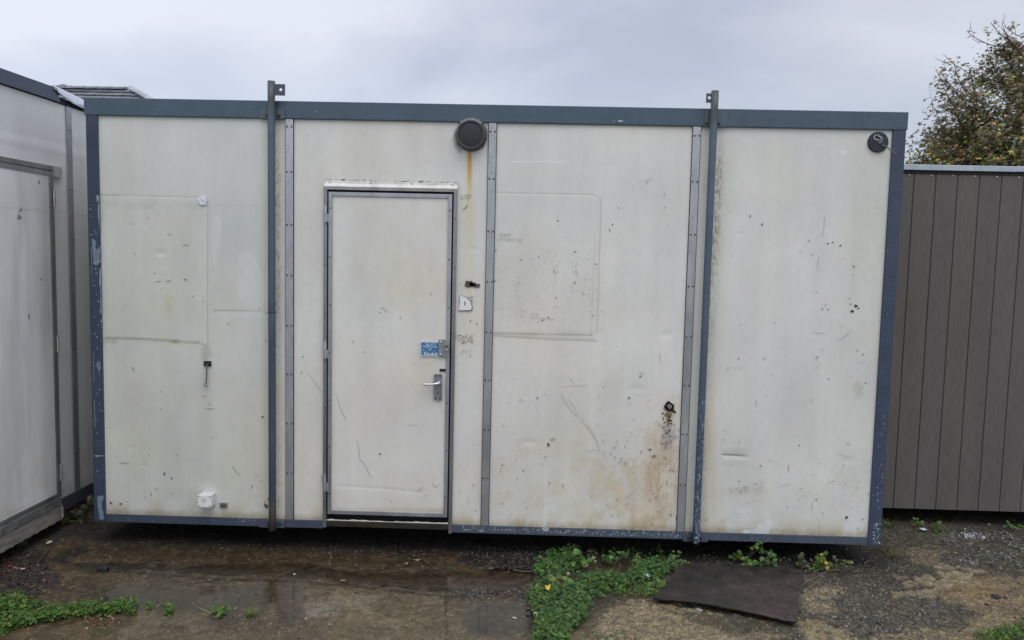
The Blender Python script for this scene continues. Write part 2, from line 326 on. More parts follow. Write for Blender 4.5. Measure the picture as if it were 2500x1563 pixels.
    mix(polymask(U, V, [(1770, 1262), (1778, 1245), (1795, 1240), (1812, 1228), (1828, 1233), (1822, 1250), (1808, 1264)], 4, hf, 9)*.6, (.64, .68, .70)); mix(blob(U, V, 1763, 1255, 10, 6, .4, hf, .5)*.7, (.66, .70, .71)); mix(polymask(U, V, [(1740, 1195), (1770, 1205), (1762, 1216), (1745, 1210)], 5, hf, 7)*.4, (.67, .7, .7))
    mix(ss(5, 1.5, abs(U-1286+(V-1240)*.02))*ss(1085, 1130, V)*.30, (.72, .74, .76)); mix(blob(U, V, 1296, 1190, 24, 30, .7, n2, .8)*.3, (.70, .71, .70))
    mix(ss(2.5, .7, abs(V-382))*ss(.35, .5, fbm(X*9, Z*2, 3, 2))*((U > 1205) & (U < 1340))*.6, (.74, .75, .79)); mix(ss(2.5, .7, abs(V-394))*((U > 1428) & (U < 1462))*.5, (.74, .75, .79))
    mix(blob(U, V, 1990, 360, 7, 6, .4)*.5, (.74, .74, .76)); mul(blob(U, V, 1765, 1160, 50, 11, .9, hf, 1)*.45, (.76, .76, .72)); mul(blob(U, V, 1112, 800, 22, 14, .6, n2, .6)*.55, (1., .96, .82)); mul(blob(U, V, 1110, 710, 22, 20, .6, n2, .6)*.3, (.85, .85, .8))
    return c, h
def wall_grid(x0, x1, z0, z1, step=.005, hole=None, y=0., door=False):
    nx = max(2, int(round((x1-x0)/step))+1); nz = max(2, int(round((z1-z0)/step))+1)
    xs = np.linspace(x0, x1, nx); zs = np.linspace(z0, z1, nz)
    if hole:
        hx0, hx1, hz0, hz1 = hole; xs = np.unique(np.concatenate([xs[(abs(xs-hx0) > .002) & (abs(xs-hx1) > .002)], [hx0, hx1]])); zs = np.unique(np.concatenate([zs[(abs(zs-hz0) > .002) & (abs(zs-hz1) > .002)], [hz0, hz1]]))
        nx, nz = len(xs), len(zs)
    X, Z = np.meshgrid(xs, zs, indexing='ij'); c, h = wallpaint(X, Z, door)
    e = np.minimum.reduce([X-x0, x1-X, Z-z0, z1-Z]); h = h*ss(0, .04, e)
    v = np.stack([X, y-h-.0, Z], -1).reshape(-1, 3)
    i, j = np.meshgrid(np.arange(nx-1), np.arange(nz-1), indexing='ij'); a = i*nz+j
    q = np.stack([a, a+nz, a+nz+1, a+1], -1).reshape(-1, 4)
    if hole:
        cx = (xs[:-1]+xs[1:])/2; cz = (zs[:-1]+zs[1:])/2; CXm, CZm = np.meshgrid(cx, cz, indexing='ij')
        keep = ~((CXm > hx0) & (CXm < hx1) & (CZm > hz0) & (CZm < hz1)); q = q[keep.ravel()]
    return v, q, c.reshape(-1, 3)
YM = -.0045                 # flecks ride just proud of the skin
# flecks, panel by panel
mA, mB, mC, mD, mDoor = Acc(), Acc(), Acc(), Acc(), Acc()
scuffs(mA, [(245, 480), (630, 480), (628, 1205), (255, 1205)], 120, 1.2, 4, Y=YM)
scuffs(mA, [(265, 1100), (630, 1120), (625, 1205), (260, 1200)], 60, 1.2, 4.5, Y=YM)
scuffs(mA, [(655, 400), (668, 400), (668, 1200), (655, 1200)], 40, 1, 3, Y=YM)
for u, v in [(365, 645), (380, 925), (352, 968), (381, 968), (352, 1074), (418, 1075), (318, 600), (455, 700), (645-10, 1200), (404, 1164), (342, 1175), (300, 1185), (612, 728), (628, 805)]: mark(mA, u, v, 2.6, 2.6, (.05, .05, .05), 0, 8, .15, YM)
for pts, w in [([(392, 665), (404, 663)], 1.6), ([(366, 666), (380, 664)], 1.4), ([(431, 580), (446, 578)], 1.2), ([(395, 554), (406, 554)], 1.2), ([(285, 1093), (305, 1094)], 1.8), ([(485, 965), (508, 966)], 1.5), ([(547, 1100), (556, 1112), (566, 1122)], 1.3), ([(310, 867), (318, 876)], 1.8), ([(434, 659), (442, 662)], 3), ([(478, 936), (490, 937)], 1.2)]: stroke(mA, curve_pts(pts), w, (.25, .25, .24), YM)
for u, v, w, h in [(388, 1119, 5, 8), (405, 1130, 4, 6), (262, 1188, 6, 6), (285, 1190, 7, 4), (634, 1180, 4, 8), (628, 1195, 8, 12), (540, 775-10, 4, 2), (620, 985, 7, 5)]: mark(mA, u, v, w, h, (.10, .10, .11), .3, 8, .4, YM)
for k in range(70): u = random.uniform(765, 1085); v = 424+(u-765)*.026+random.gauss(0, 1.2); mark(mB, u, v, random.uniform(3, 12), random.uniform(.8, 2), random.choice([(.3, .3, .28), (.45, .45, .42)]), .02, 6, .3, YM)
scuffs(mB, [(700, 500), (764, 500), (760, 1215), (695, 1215)], 45, 1.1, 3.2, Y=YM)
scuffs(mB, [(1075, 520), (1150, 520), (1132, 1225), (1063, 1225)], 120, 1.2, 4.5, Y=YM, flow=lambda u, v: .25+.75*min(1, max(0, (v-650)/500)))
scuffs(mB, [(705, 310), (1060, 320), (1060, 425), (705, 425)], 12, 1, 2.5, Y=YM)
for u, v, w, h, c in [(1107, 671, 20, 17, (.075, .065, .05)), (1126, 675, 16, 10, (.10, .09, .075)), (1116, 672, 18, 11, (.06, .05, .04))]: mark(mB, u, v, w, h, c, .1, 14, .22, YM)
for k in range(46):
    mark(mB, random.uniform(1080, 1116), random.uniform(790, 812), random.uniform(1.2, 4.5), random.uniform(1, 2.2), (.13, .12, .10), random.uniform(0, 3), 6, .3, YM)
for k in range(26): mark(mB, random.uniform(1084, 1112), random.uniform(824, 836), random.uniform(1, 3), random.uniform(.8, 1.6), (.33, .33, .30), random.uniform(0, 3), 6, .3, YM)
for k in range(60): mark(mB, 1100+random.uniform(0, 16), 700+random.uniform(0, 34), random.uniform(1, 3.5), random.uniform(.8, 2), (.12, .11, .10), random.uniform(0, 3), 6, .3, YM)
stroke(mB, curve_pts([(1104, 483), (1100, 490), (1092, 496)]), 1.6, (.12, .12, .12), YM); stroke(mB, [(1106, 474), (1103, 480)], 1.4, (.6, .6, .6), YM)
for k in range(40): mark(mB, 1100+random.uniform(-12, 12), 464+random.uniform(-7, 7), random.uniform(2, 6), 1, (.50, .48, .40), .1, 6, .3, YM)
stroke(mB, curve_pts([(726, 877), (741, 900), (752, 915), (764, 935)]), 1.0, (.42, .42, .40), YM)
for u, v in [(716, 843), (1111, 758), (1126, 790-25), (712, 880)]: mark(mB, u, v, 3.4, 3, (.07, .07, .07), 0, 8, .2, YM)
scuffs(mC, [(1172, 540), (1430, 540), (1430, 790), (1170, 790)], 190, 1.1, 4, Y=YM, vert=.35)
scuffs(mC, [(1180, 420), (1625, 440), (1600, 960), (1165, 960)], 170, 1.1, 3.2, Y=YM)
scuffs(mC, [(1160, 930), (1600, 930), (1592, 1245), (1150, 1235)], 420, 1.2, 5, Y=YM)
scuffs(mC, [(1440, 1010), (1600, 1010), (1592, 1245), (1430, 1240)], 190, 1.3, 5, Y=YM, vert=.7)
for cu, cv, ru, rv, n in [(1527, 432, 20, 17, 26), (1312, 632, 8, 30, 50), (1358, 640, 8, 35, 55), (1390, 690, 16, 40, 45), (1222, 680, 10, 30, 40), (1230, 738, 16, 18, 34), (1445, 905, 14, 10, 16), (1580, 1000, 16, 22, 34), (1255, 720, 60, 60, 30), (1220, 940, 60, 30, 40), (1250, 1090, 70, 30, 60), (1575, 1060, 20, 30, 26)]:
    for k in range(int(n*.75)): mark(mC, random.gauss(cu, ru*.6), random.gauss(cv, rv*.6), random.uniform(1.2, 4.5), random.uniform(.5, 1.3), random.choice([(.34, .34, .33), (.45, .45, .43), (.24, .24, .23), (.28, .25, .2)]), random.choice([0, .2, 1.5, 1.7, random.uniform(0, 3)]), 6, .35, YM)
for u, v in [(1171, 592), (1168, 664), (1358, 595), (1357, 667), (1231, 613), (1317, 521), (1447, 530), (1440, 543), (1295, 750), (1281, 757), (1644-12, 617)]: mark(mC, u, v, 3.2, 3.4, (.02, .02, .02), 0, 9, .15, YM)
for pts, w in [([(1324, 927), (1336, 950), (1350, 970), (1363, 985)], 1.8), ([(1370, 985), (1384, 1005), (1395, 1020), (1410, 1044), (1417, 1070)], 1.8), ([(1340, 940), (1356, 962), (1366, 984)], 1.4), ([(1390, 1002), (1406, 1030)], 1.3), ([(1327, 913), (1360, 911), (1390, 909)], 1.8), ([(1343, 891), (1350, 898), (1357, 906)], 1.6), ([(1426, 1065), (1424, 1085)], 1.6), ([(1374, 1068), (1412, 1062)], 1.2), ([(1222, 947), (1240, 947)], 1.8), ([(1475, 1180), (1510, 1150)], 1.5), ([(1305, 646), (1322, 640)], 1.4), ([(1380, 607), (1392, 613)], 1.4), ([(1408, 637), (1411, 632)], 1.6), ([(1250, 610), (1262, 611)], 1.2), ([(1508, 884), (1522, 880)], 1.6), ([(1558, 830), (1560, 860)], 1.6), ([(1194, 1228), (1204, 1226)], 1.4), ([(1592, 1008), (1610, 1020)], 2), ([(1565, 1163), (1566, 1178)], 1.5), ([(1600, 1190), (1597, 1248)], 2.5)]: stroke(mC, curve_pts(pts), w*.6, (.36, .35, .34), YM)
for u, v, w, h, c in [(1295, 1050, 5, 10, (.12, .11, .1)), (1486, 940, 5, 4, (.1, .1, .1)), (1305, 1037, 16, 5, (.42, .36, .24)), (1545, 1078, 12, 7, (.35, .25, .17)), (1425, 918-4, 3, 3, (.2, .2, .2)), (1512, 889, 6, 4, (.2, .2, .2)), (1599, 1225, 5, 14, (.05, .04, .03))]: mark(mC, u, v, w, h, c, .2, 9, .3, YM)
for k in range(46):
    v_ = 975+abs(random.gauss(0, 26)); mark(mC, 1577+random.gauss(0, 4+(v_-975)*.12), v_, random.uniform(1.5, 5), random.uniform(1.5, 5.5), random.choice([(.12, .07, .02), (.20, .12, .04), (.09, .07, .05), (.30, .22, .12)]), random.uniform(1.2, 1.9), 8, .4, YM)
for k in range(40): mark(mC, 1578+random.gauss(0, 9), 1035+random.gauss(0, 15), random.uniform(2, 6), random.uniform(1.5, 4), random.choice([(.27, .27, .28), (.34, .34, .34), (.22, .21, .21)]), random.uniform(0, 3), 8, .4, YM)
for k in range(60): mark(mC, 1560+random.gauss(0, 26), 1130+random.gauss(0, 60), random.uniform(1, 2.2), random.uniform(2, 9), random.choice([(.36, .27, .17), (.28, .22, .15), (.42, .33, .22)]), random.gauss(0, .1), 7, .35, YM)
scuffs(mD, [(1715, 480), (2095, 480), (2050, 1262), (1665, 1262)], 300, 1.1, 4, Y=YM)
scuffs(mD, [(1700, 1080), (2060, 1080), (2050, 1262), (1665, 1262)], 150, 1.2, 5, Y=YM)
for k in range(90): t = random.random(); mark(mD, 1765+80*(t-.5)+random.gauss(0, 4), 1152-22*(t-.5)+random.gauss(0, 5), random.uniform(1, 3), 1, (.25, .25, .23), .3, 6, .3, YM)
for k in range(50): mark(mD, random.gauss(1664, 4), random.uniform(600, 1250), random.uniform(1, 3), random.uniform(1, 2.5), (.13, .12, .10), 1.5, 6, .3, YM)
for u, v in [(1942, 730), (1956, 731), (1744, 847), (1805, 847), (1930, 843), (2025, 828), (2038, 837), (2022, 722), (2012, 736), (1746, 1137), (1957, 895), (2038, 1227), (1888, 1052), (2044, 905)]: mark(mD, u, v, 3.2, 3.2, (.03, .03, .03), 0, 9, .2, YM)
for u, v, w, h in [(2021, 723, 8, 7), (2013, 735, 9, 7), (2028, 728, 5, 4), (2000, 1222, 6, 8), (2009, 718, 4, 3), (1966, 572, 4, 4), (1985, 580, 4, 4), (1955, 575, 5, 3), (1800, 530, 4, 4)]: mark(mD, u, v, w, h, (.07, .07, .06), .3, 9, .4, YM)
for pts, w in [([(1921, 783), (1934, 787), (1952, 786)], 1.7), ([(1976, 803), (1990, 798), (2008, 784)], 1.6), ([(1948, 507), (1946, 535), (1942, 560)], 1.6), ([(1934, 600), (1930, 640)], 1.3), ([(1916, 1080-140), (1916, 950)], 2), ([(1785, 943), (1786, 960)], 1.4), ([(2025, 858), (2045, 852)], 1.4), ([(1935, 835-10), (1948, 826)], 1.2), ([(1925, 688), (1932, 690)], 2), ([(1862, 1095), (1863, 1115)], 3), ([(1935, 1235), (1934, 1262)], 1.3), ([(1919, 1185), (1918, 1205)], 1.5), ([(1760, 1190), (1790, 1182)], 1.3), ([(1840, 1150), (1870, 1142)], 1.2), ([(1980, 1070), (2000, 1080)], 1.3), ([(1938, 858), (1925, 875)], 1.5), ([(1925, 860-20), (1932, 852)], 1.4)]: stroke(mD, curve_pts(pts), w*.65, (.36, .36, .35), YM)
scuffs(mDoor, [(790, 500), (1055, 500), (1050, 1200), (785, 1200)], 60, 1.1, 3.2, Y=-.020)
for pts, w in [([(842, 1038), (847, 1060), (850, 1085), (860, 1095), (870, 1115), (878, 1128)], 1.5), ([(795, 935), (805, 965), (818, 993)], 1.3), ([(985, 1195-35), (1000, 1150)], 1.8), ([(1020, 1140), (1028, 1150), (1038, 1142)], 1.5), ([(965, 1005), (985, 1003)], 1.2), ([(905, 727), (915, 738)], 1.6), ([(1000, 1180-5), (1010, 1165)], 1.3)]: stroke(mDoor, curve_pts(pts), w*.8, (.34, .34, .33), -.020)
for u, v, w, h in [(898, 738, 3, 2.5), (902, 728, 4, 2.5), (897, 1072, 4, 6), (945, 762-12, 4, 3), (1014, 858, 2.5, 2.5), (1010, 920-5, 3, 2)]: mark(mDoor, u, v, w, h, (.13, .13, .12), .2, 7, .3, -.020)
# the wall skins, each a panel between two cover strips
hole = (dl+.012, dr-.012, zlow-.05, dtop-.012)
spans = [(xpl, strip_x[0], None, mA), (strip_x[0], strip_x[1], hole, mB), (strip_x[1], strip_x[2], None, mC), (strip_x[2], xpr, None, mD)]
plabels = ['front panel left of the door with a blanked window outline', 'front panel around the door', 'front panel right of the door with rusty stain and blanked window', 'end panel below the black lamp base']
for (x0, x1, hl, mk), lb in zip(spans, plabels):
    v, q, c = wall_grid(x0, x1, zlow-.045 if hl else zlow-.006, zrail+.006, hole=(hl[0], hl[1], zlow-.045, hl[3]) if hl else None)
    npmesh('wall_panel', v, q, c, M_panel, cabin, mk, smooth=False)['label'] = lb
# body: side and back walls, roof
b = Acc(); wc = (.55, .55, .52)
b.box(xl+.005, xl+.045, .02, 2.4, zb+.02, zt-.02, wc); b.box(xr-.045, xr-.005, .02, 2.4, zb+.02, zt-.02, wc); b.box(xl+.047, xr-.047, 2.36, 2.4, zb+.02, zt-.02, wc)
b.build('side_wall', M_panel, cabin)
Acc().box(xl+.003, xr-.003, .012, 2.41, zt-.018, zt-.004, (.25, .27, .28)).build('roof', M_galv, cabin)
Acc().box(xl+.05, xr-.05, .05, 2.35, zb+.022, zb+.07, (.04, .04, .04)).build('floor_frame', M_dark, cabin)
Acc().box(dl-.2, dr+.2, .06, .10, zb+.08, dtop+.15, (.01, .011, .014)).build('dark_backing', M_dark, cabin)  # added dark sheet, colours in the unlit interior behind the door gaps
for xx in (-1.9, 1.8): Acc().box(xx, xx+.12, .55, 2.2, 0.0, zb+.02, (.03, .03, .03)).build('skid', M_dark, cabin)
# frame members
def chips(a, poly, n, s0, s1, cols, Y): 
    for _ in range(n):
        us = [p[0] for p in poly]; vs = [p[1] for p in poly]
        for _t in range(20):
            u = random.uniform(min(us), max(us)); v = random.uniform(min(vs), max(vs))
            if inpoly(np.array([u]), np.array([v]), poly)[0]: break
        s = s0+(s1-s0)*random.random()**2; mark(a, u, v, s*random.uniform(.5, 1.5), s*random.uniform(.5, 1.3), random.choice(cols), random.uniform(0, 3), 7, .35, Y)
PALE = [(.22, .27, .32), (.30, .34, .38), (.17, .21, .27)]
t = Acc(); t.box(xl-.008, xr+.006, -.016, .008, zrail, zt, BLUE)
for k in range(24): t.rivet(xl+.12+k*.2, -.016, zrail+.014, .0055, (.09, .12, .15))
chips(t, [(210, 245), (2130, 280), (2130, 300), (210, 262)], 26, 1.2, 3.5, [(.2, .25, .29), (.07, .09, .12)], -.0172)
chips(t, [(600, 262), (700, 266), (700, 282), (600, 278)], 16, 1.5, 4, [(.16, .2, .23), (.05, .07, .09)], -.0172)
mark(t, 1466, 286, 13, 3, (.55, .6, .62), 0, 8, .3, -.0172); mark(t, 1450, 286, 3, 3, (.4, .45, .5), 0, 6, .3, -.0172)
t.build('top_rail', M_paint, cabin, bevel=.003)
# bottom rail, interrupted by the doorway sill
t = Acc(); LOWB = (.050, .066, .096)
t.box(xpl+.001, dl-.002, -.010, .006, zb, zlow, LOWB); t.box(dr+.002, xpr-.001, -.010, .006, zb, zlow, (.060, .074, .098))
chips(t, [(1090, 1243), (1640, 1262), (1640, 1272), (1090, 1252)], 420, 1, 4.2, PALE+[(.42, .45, .47)], -.0112)
chips(t, [(560, 1222), (640, 1226), (640, 1240), (560, 1234)], 46, 1, 3, PALE+[(.5, .53, .56)], -.0112)
chips(t, [(250, 1220), (620, 1226), (620, 1240), (250, 1232)], 40, 1, 2.6, PALE, -.0112); chips(t, [(1680, 1268), (2040, 1272), (2040, 1284), (1680, 1280)], 80, 1, 3, PALE, -.0112)
mark(t, 1288, 1249, 19, 13, (.33, .36, .39), 0, 10, .12, -.0114)
for k in range(14):
    u = 1170+k*35; stroke(t, [(u, 1244+.02*(u-1090)), (u-2, 1252+.02*(u-1090))], 3, (.45, .45, .42), -.0112)
t.build('bottom_rail', M_paint, cabin, bevel=.002)
t = Acc(); t.box(xl, xpl, -.013, .05, zb, zrail-.001, NAVY)
PC = [(.17, .215, .27), (.22, .27, .33), (.14, .18, .24)]
for poly, c in [([(226, 462), (241, 460), (242, 468), (236, 476), (228, 476)], PC[1]), ([(232, 480), (242, 479), (243, 510), (240, 530), (243, 545), (238, 560), (235, 540), (232, 510)], PC[1]),
                ([(217, 566), (226, 568), (227, 590), (236, 580), (236, 620), (228, 628), (220, 622)], PC[0]), ([(238, 578), (243, 577), (243, 616), (237, 622)], PC[1]),
                ([(236, 632), (243, 645), (244, 690), (242, 720), (245, 740), (238, 742), (237, 690), (234, 655)], PC[1]), ([(238, 752), (246, 756), (246, 780), (240, 775)], PC[0]), ([(239, 800-18), (247, 798-18), (247, 808), (242, 812)], PC[1]),
                ([(229, 858), (236, 852), (238, 870), (232, 880)], PC[2]), ([(229, 1172), (246, 1170), (240, 1190), (246, 1225), (236, 1227), (231, 1200)], PC[0]), ([(222, 1075), (246, 1076), (246, 1079), (224, 1078)], PC[1])]:
    lp_ = []
    for (ua, va), (ub, vb) in zip(poly, poly[1:]+poly[:1]):
        for k in range(5): lp_.append(at(min(ua+(ub-ua)*k/5+random.uniform(-1.2, 1.2), 239.6+(va-700)*.0205), va+(vb-va)*k/5+random.uniform(-1.6, 1.6), -.0142))
    t.ngon(lp_[::-1], c)
chips(t, [(212, 480), (233, 480), (247, 1220), (232, 1220)], 130, 1, 4.5, PC+[(.4, .44, .48)], -.0144)
for v0, v1 in [(584, 640), (830, 900), (945, 1010)]: stroke(t, [(215.5+(v0-584)*.02, v0), (216+(v1-584)*.02, v1)], 1.6, (.5, .52, .52), -.0145)
t.build('corner_post', M_paint, cabin, bevel=.002)['label'] = 'peeling navy corner post with pale bare patches'
t = Acc(); t.box(xpr, xr, -.013, .05, zb, zrail-.001, NAVY)
for k in range(13): t.rivet(xpr+.012, -.013, zb+.12+k*.185, .005, (.08, .11, .15))
chips(t, [(2084, 900), (2097, 900), (2075, 1280), (2062, 1280)], 60, 1, 4, PALE+[(.45, .48, .5)], -.0142); chips(t, [(2060, 1240), (2078, 1235), (2076, 1285), (2062, 1285)], 46, 1.5, 5, PALE+[(.55, .57, .6)], -.0144)
chips(t, [(2104, 400), (2130, 400), (2097, 900), (2080, 900)], 30, 1, 2.5, PALE, -.0142)
t.build('corner_post', M_paint, cabin, bevel=.002)
# cover strips with their rivets
rows = [[310, 420, 549, 672, 795, 913, 1033, 1154], [322, 437, 565, 688, 811, 928, 1048, 1166], [332, 444, 573, 699, 822, 941, 1060, 1183]]
for sx, rw, cc in zip(strip_x, rows, [ALU, (.38, .395, .40), (.38, .39, .395)]):
    t = Acc(); t.box(sx-sw/2, sx+sw/2, -.0105, -.001, zlow+.001, zrail-.001, cc); t.box(sx-sw/2-.0035, sx-sw/2-.0002, -.005, -.001, zlow+.001, zrail-.001, (.05, .05, .05)); t.box(sx+sw/2+.0002, sx+sw/2+.0035, -.005, -.001, zlow+.001, zrail-.001, (.05, .05, .05)); uu = proj(np.array([sx]), np.array([0.]), np.array([1.4]))[0][0]
    for y in rw:
        z = at(uu, y/1.03391).z
        for dx in (-.013, .013): t.rivet(sx+dx, -.0105, z, .0062, (.10, .10, .105))
    for k in range(60 if cc[0] < .5 else 25):
        z = random.uniform(zlow, zrail); z = z if random.random() > .5 else random.uniform(2.1, zrail)
        p0 = Vector((sx+random.uniform(-.018, .018), -.0112, z)); s = random.uniform(.001, .004); e = random.uniform(1, 4); t.ngon([p0+Vector((-s*e, 0, 0)), p0+Vector((0, 0, -s*.4)), p0+Vector((s*e, 0, 0)), p0+Vector((0, 0, s*.5))], random.choice([(.16, .16, .17), (.3, .3, .31), (.7, .7, .72)]))
    t.build('cover_strip', M_alu, cabin, bevel=.0015)
# ------------------------------------------------------------------ door
door = Acc(); dx0, dx1 = dl+.0255, dr-.0255; dz0, dz1 = dbot, dtop-.022
v, q, c = wall_grid(dx0, dx1, dz0, dz1, y=-.016, door=True)
door_o = npmesh('door', v, q, c, M_panel, cabin, mDoor)
door_o['label'] = 'cream panelled door edged with riveted aluminium trim'
tw = 9*PX; t = Acc()
def frame_rect(t, x0, x1, z0, z1, w, y0, y1, c, bottom=True):
    t.box(x0, x0+w, y0, y1, z0, z1, c); t.box(x1-w, x1, y0, y1, z0, z1, c); t.box(x0+w, x1-w, y0, y1, z1-w, z1, c)
    if bottom: t.box(x0+w, x1-w, y0, y1, z0, z0+w, c)
frame_rect(t, dx0, dx1, dz0, dz1, tw, -.0235, -.0005, (.36, .37, .39))
for z in np.arange(dz0+.13, dz1, .285):
    for x in (dx0+tw/2, dx1-tw/2): t.rivet(x, -.0235, z, .0055, (.12, .12, .12))
for x in np.linspace(dx0+.03, dx1-.03, 4):
    for z in (dz0+tw/2, dz1-tw/2): t.rivet(x, -.0235, z, .0045, (.25, .25, .26))
t.build('edge_trim', M_alu, door_o, bevel=.001)
zs0 = at(912, 1234).z; t = Acc(); frame_rect(t, dl+.008, dr-.008, zs0-.004, dtop, .03, -.008, -.003, (.008, .009, .012)); t.build('gap_shade', M_dark, cabin)  # near-black strips that put the door gap's shade in as colour
# frame
t = Acc(); jw = 8.5*PX; t.box(dl-jw*.2, dl+jw*.8, -.020, .03, zb+.012, dtop+.02, (.25, .25, .255)); t.box(dr-jw*.8, dr+jw*.2, -.020, .03, zb-.004, dtop+.02, (.25, .25, .255)); t.box(dl+jw*.8, dr-jw*.8, -.012, .03, dtop-.006, dtop+.02, (.3, .3, .31))
for z in np.arange(zb+.18, dtop, .285):
    for x in (dl+jw*.3, dr-jw*.3): t.rivet(x, -.020, z, .0052, (.12, .12, .12))
t.build('door_frame', M_alu, cabin, bevel=.001)
# drip strip over the door
z0, z1 = at(925, 451).z, at(925, 430).z; xa, xb = at(768, 440).x, at(1081, 440).x
t = Acc(); prof = [(-.002, z1), (-.010, z1-.004), (-.010, z1-.014), (-.022, z1-.020), (-.030, z1-.034), (-.020, z0), (-.006, z0-.001)]
t.prism([(xa, y, z) for y, z in prof], (xb-xa, 0, 0), (.62, .60, .56))
for x in np.linspace(xa+.03, xb-.03, 4): t.rivet(x, -.010, z1-.010, .0045, (.15, .15, .15))
t.build('drip_strip', mat_attr('pale_trim', .5, .1, .4, 30, .08, 0, 60, .1, 10, .16), cabin)
# sill
t = Acc(); zs = at(912, 1234, -.026).z; t.box(dl+.018, dr-.018, -.026, -.014, at(912, 1247.5, -.026).z, zs, (.055, .052, .040)); t.build('door_sill', M_steel, cabin, bevel=.002)
t = Acc(); n = 40; pts = []
for i in range(n+1): x = dl+.02+(dr-dl-.04)*i/n; pts.append((x, -.022, zs+.001))
for i in range(n, -1, -1): x = dl+.02+(dr-dl-.04)*i/n; f = i/n; pts.append((x, -.022, zs+.002+.007*(.3+.7*abs(math.sin(i*.9)*math.cos(i*.31)))*(0.15 if .47 < f < .56 else 1)))
t.prism(pts[::-1], (0, .006, 0), (.62, .60, .50)); t.build('threshold', M_plastic, cabin)['label'] = 'broken off-white threshold strip'
# hinges
for v0, v1 in [(486, 525), (805, 845), (1117, 1157)]:
    z1_, z0_ = at(772, v0).z, at(772, v1).z; x = dl+.010; t = Acc(); zm = (z0_+z1_)/2
    t.tube([(x, -.030, z0_), (x, -.030, zm-.001)], .0085, (.45, .45, .45), 12); t.tube([(x, -.030, zm+.001), (x, -.030, z1_)], .0085, (.5, .5, .5), 12)
    t.box(x-.018, x, -.024, -.0205, zm, z1_, (.45, .45, .45)); t.box(x, x+.018, -.0265, -.0238, z0_, zm, (.42, .42, .42)); t.build('hinge', M_steel, door_o)
# sticker half under the lock plate
def text_pts(body, size, font_shear=0):
    cu = bpy.data.curves.new('t', 'FONT'); cu.body = body; cu.size = size; cu.shear = font_shear; cu.resolution_u = 2
    o = bpy.data.objects.new('t', cu); col_.objects.link(o); dg = bpy.context.evaluated_depsgraph_get(); dg.update()
    me = bpy.data.meshes.new_from_object(o.evaluated_get(dg)); vs = [tuple(v.co) for v in me.vertices]; fs = [tuple(p.vertices) for p in me.polygons]
    bpy.data.objects.remove(o); bpy.data.curves.remove(cu); bpy.data.meshes.remove(me); return vs, fs
def put_text(acc, body, u, v, w_units, c, Y, rot=0, shear=0, hs=1.0):
    """text starting at u,v (baseline), w_units wide"""
    vs, fs = text_pts(body, 1, shear); mx = max(p[0] for p in vs); s = w_units*PX/mx; o = at(u, v, Y); cr, sr = math.cos(rot), math.sin(rot)
    acc.add([(o.x+(p[0]*cr-p[1]*hs*sr)*s, Y, o.z+(p[0]*sr+p[1]*hs*cr)*s) for p in vs], fs, c)
def facing(poly): return poly[::-1]
ys = -.0245; a0, a1 = at(993, 806, -.02), at(1040, 842, -.02)
t = Acc(); t.box(a0.x, a1.x, ys, -.0212, a1.z, a0.z, (.60, .68, .74))
t.box(a0.x+.005, a1.x-.001, ys-.0006, ys-.0001, a1.z+.005, a0.z-.005, (.05, .16, .30))
mk = Acc()
for k in range(30):
    u = 996+random.random()**1.25*30; v = random.uniform(809, 839)
    if u > 1022 and v < 826 and random.random() < .7: continue
    mark(t, u, v, random.uniform(2, 6), random.uniform(1.2, 3.5), random.choice([(.22, .36, .52), (.30, .44, .58), (.15, .30, .46)]), random.uniform(0, 3), 7, .35, ys-.0009-k*3e-6)
put_text(t, 'SECURITY', 1004, 814.5, 29, (.55, .64, .74), ys-.0016); put_text(t, 'PROTECTED', 998, 820.5, 35, (.62, .70, .80), ys-.0016); put_text(t, 'BY', 1012, 828, 8, (.62, .70, .80), ys-.0016)
put_text(t, 'Kleopub', 1001, 838.5, 33, (.82, .86, .92), ys-.0018, hs=1.1)
st_ = t.build('sticker', M_ink, door_o); st_['label'] = 'worn blue and white security sticker'
# lock plate
p0, p1 = at(1036, 802, -.03), at(1061, 843, -.03); t = Acc(); t.box(p0.x, p1.x, -.031, -.0266, p1.z, p0.z, (.34, .34, .34))
t.rivet(at(1041, 807, -.03).x, -.031, at(1041, 808, -.03).z, .006, (.6, .6, .6)); t.rivet(at(1041, 807, -.03).x, -.031, at(1041, 837, -.03).z, .006, (.6, .6, .6))
lk = t.build('lock_plate', M_steel, door_o, bevel=.001)
o = at(1055, 823, -.03); t = Acc(); pts = []
for k in range(24):
    an = 2*math.pi*k/24; pts.append((o.x+.0135*math.cos(an), -.031, o.z+.0135*math.sin(an)+(.014 if math.sin(an) > 0 else -.014)))
t.prism([(p[0], -.042, p[2]) for p in pts], (0, .0108, 0), (.30, .30, .31)); t.lathe(o.x, -.0422, o.z-.008, [(.0095, 0), (.009, .003), (.006, .0035)], (.45, .45, .45), 16); t.box(o.x-.0015, o.x+.0015, -.0468, -.0456, o.z-.014, o.z-.002, (.02, .02, .02)); t.lathe(o.x, -.0422, o.z+.012, [(.008, 0), (.0075, .002), (.003, .0022)], (.12, .12, .12), 16)
t.build('lock_cylinder', M_steel, lk, bevel=.0008)
p0, p1 = at(1038, 871, -.02), at(1057, 878, -.02); Acc().box(p0.x, p1.x, -.0212, -.0195, p1.z, p0.z, (.022, .02, .018)).build('latch_slot', M_ink, door_o)
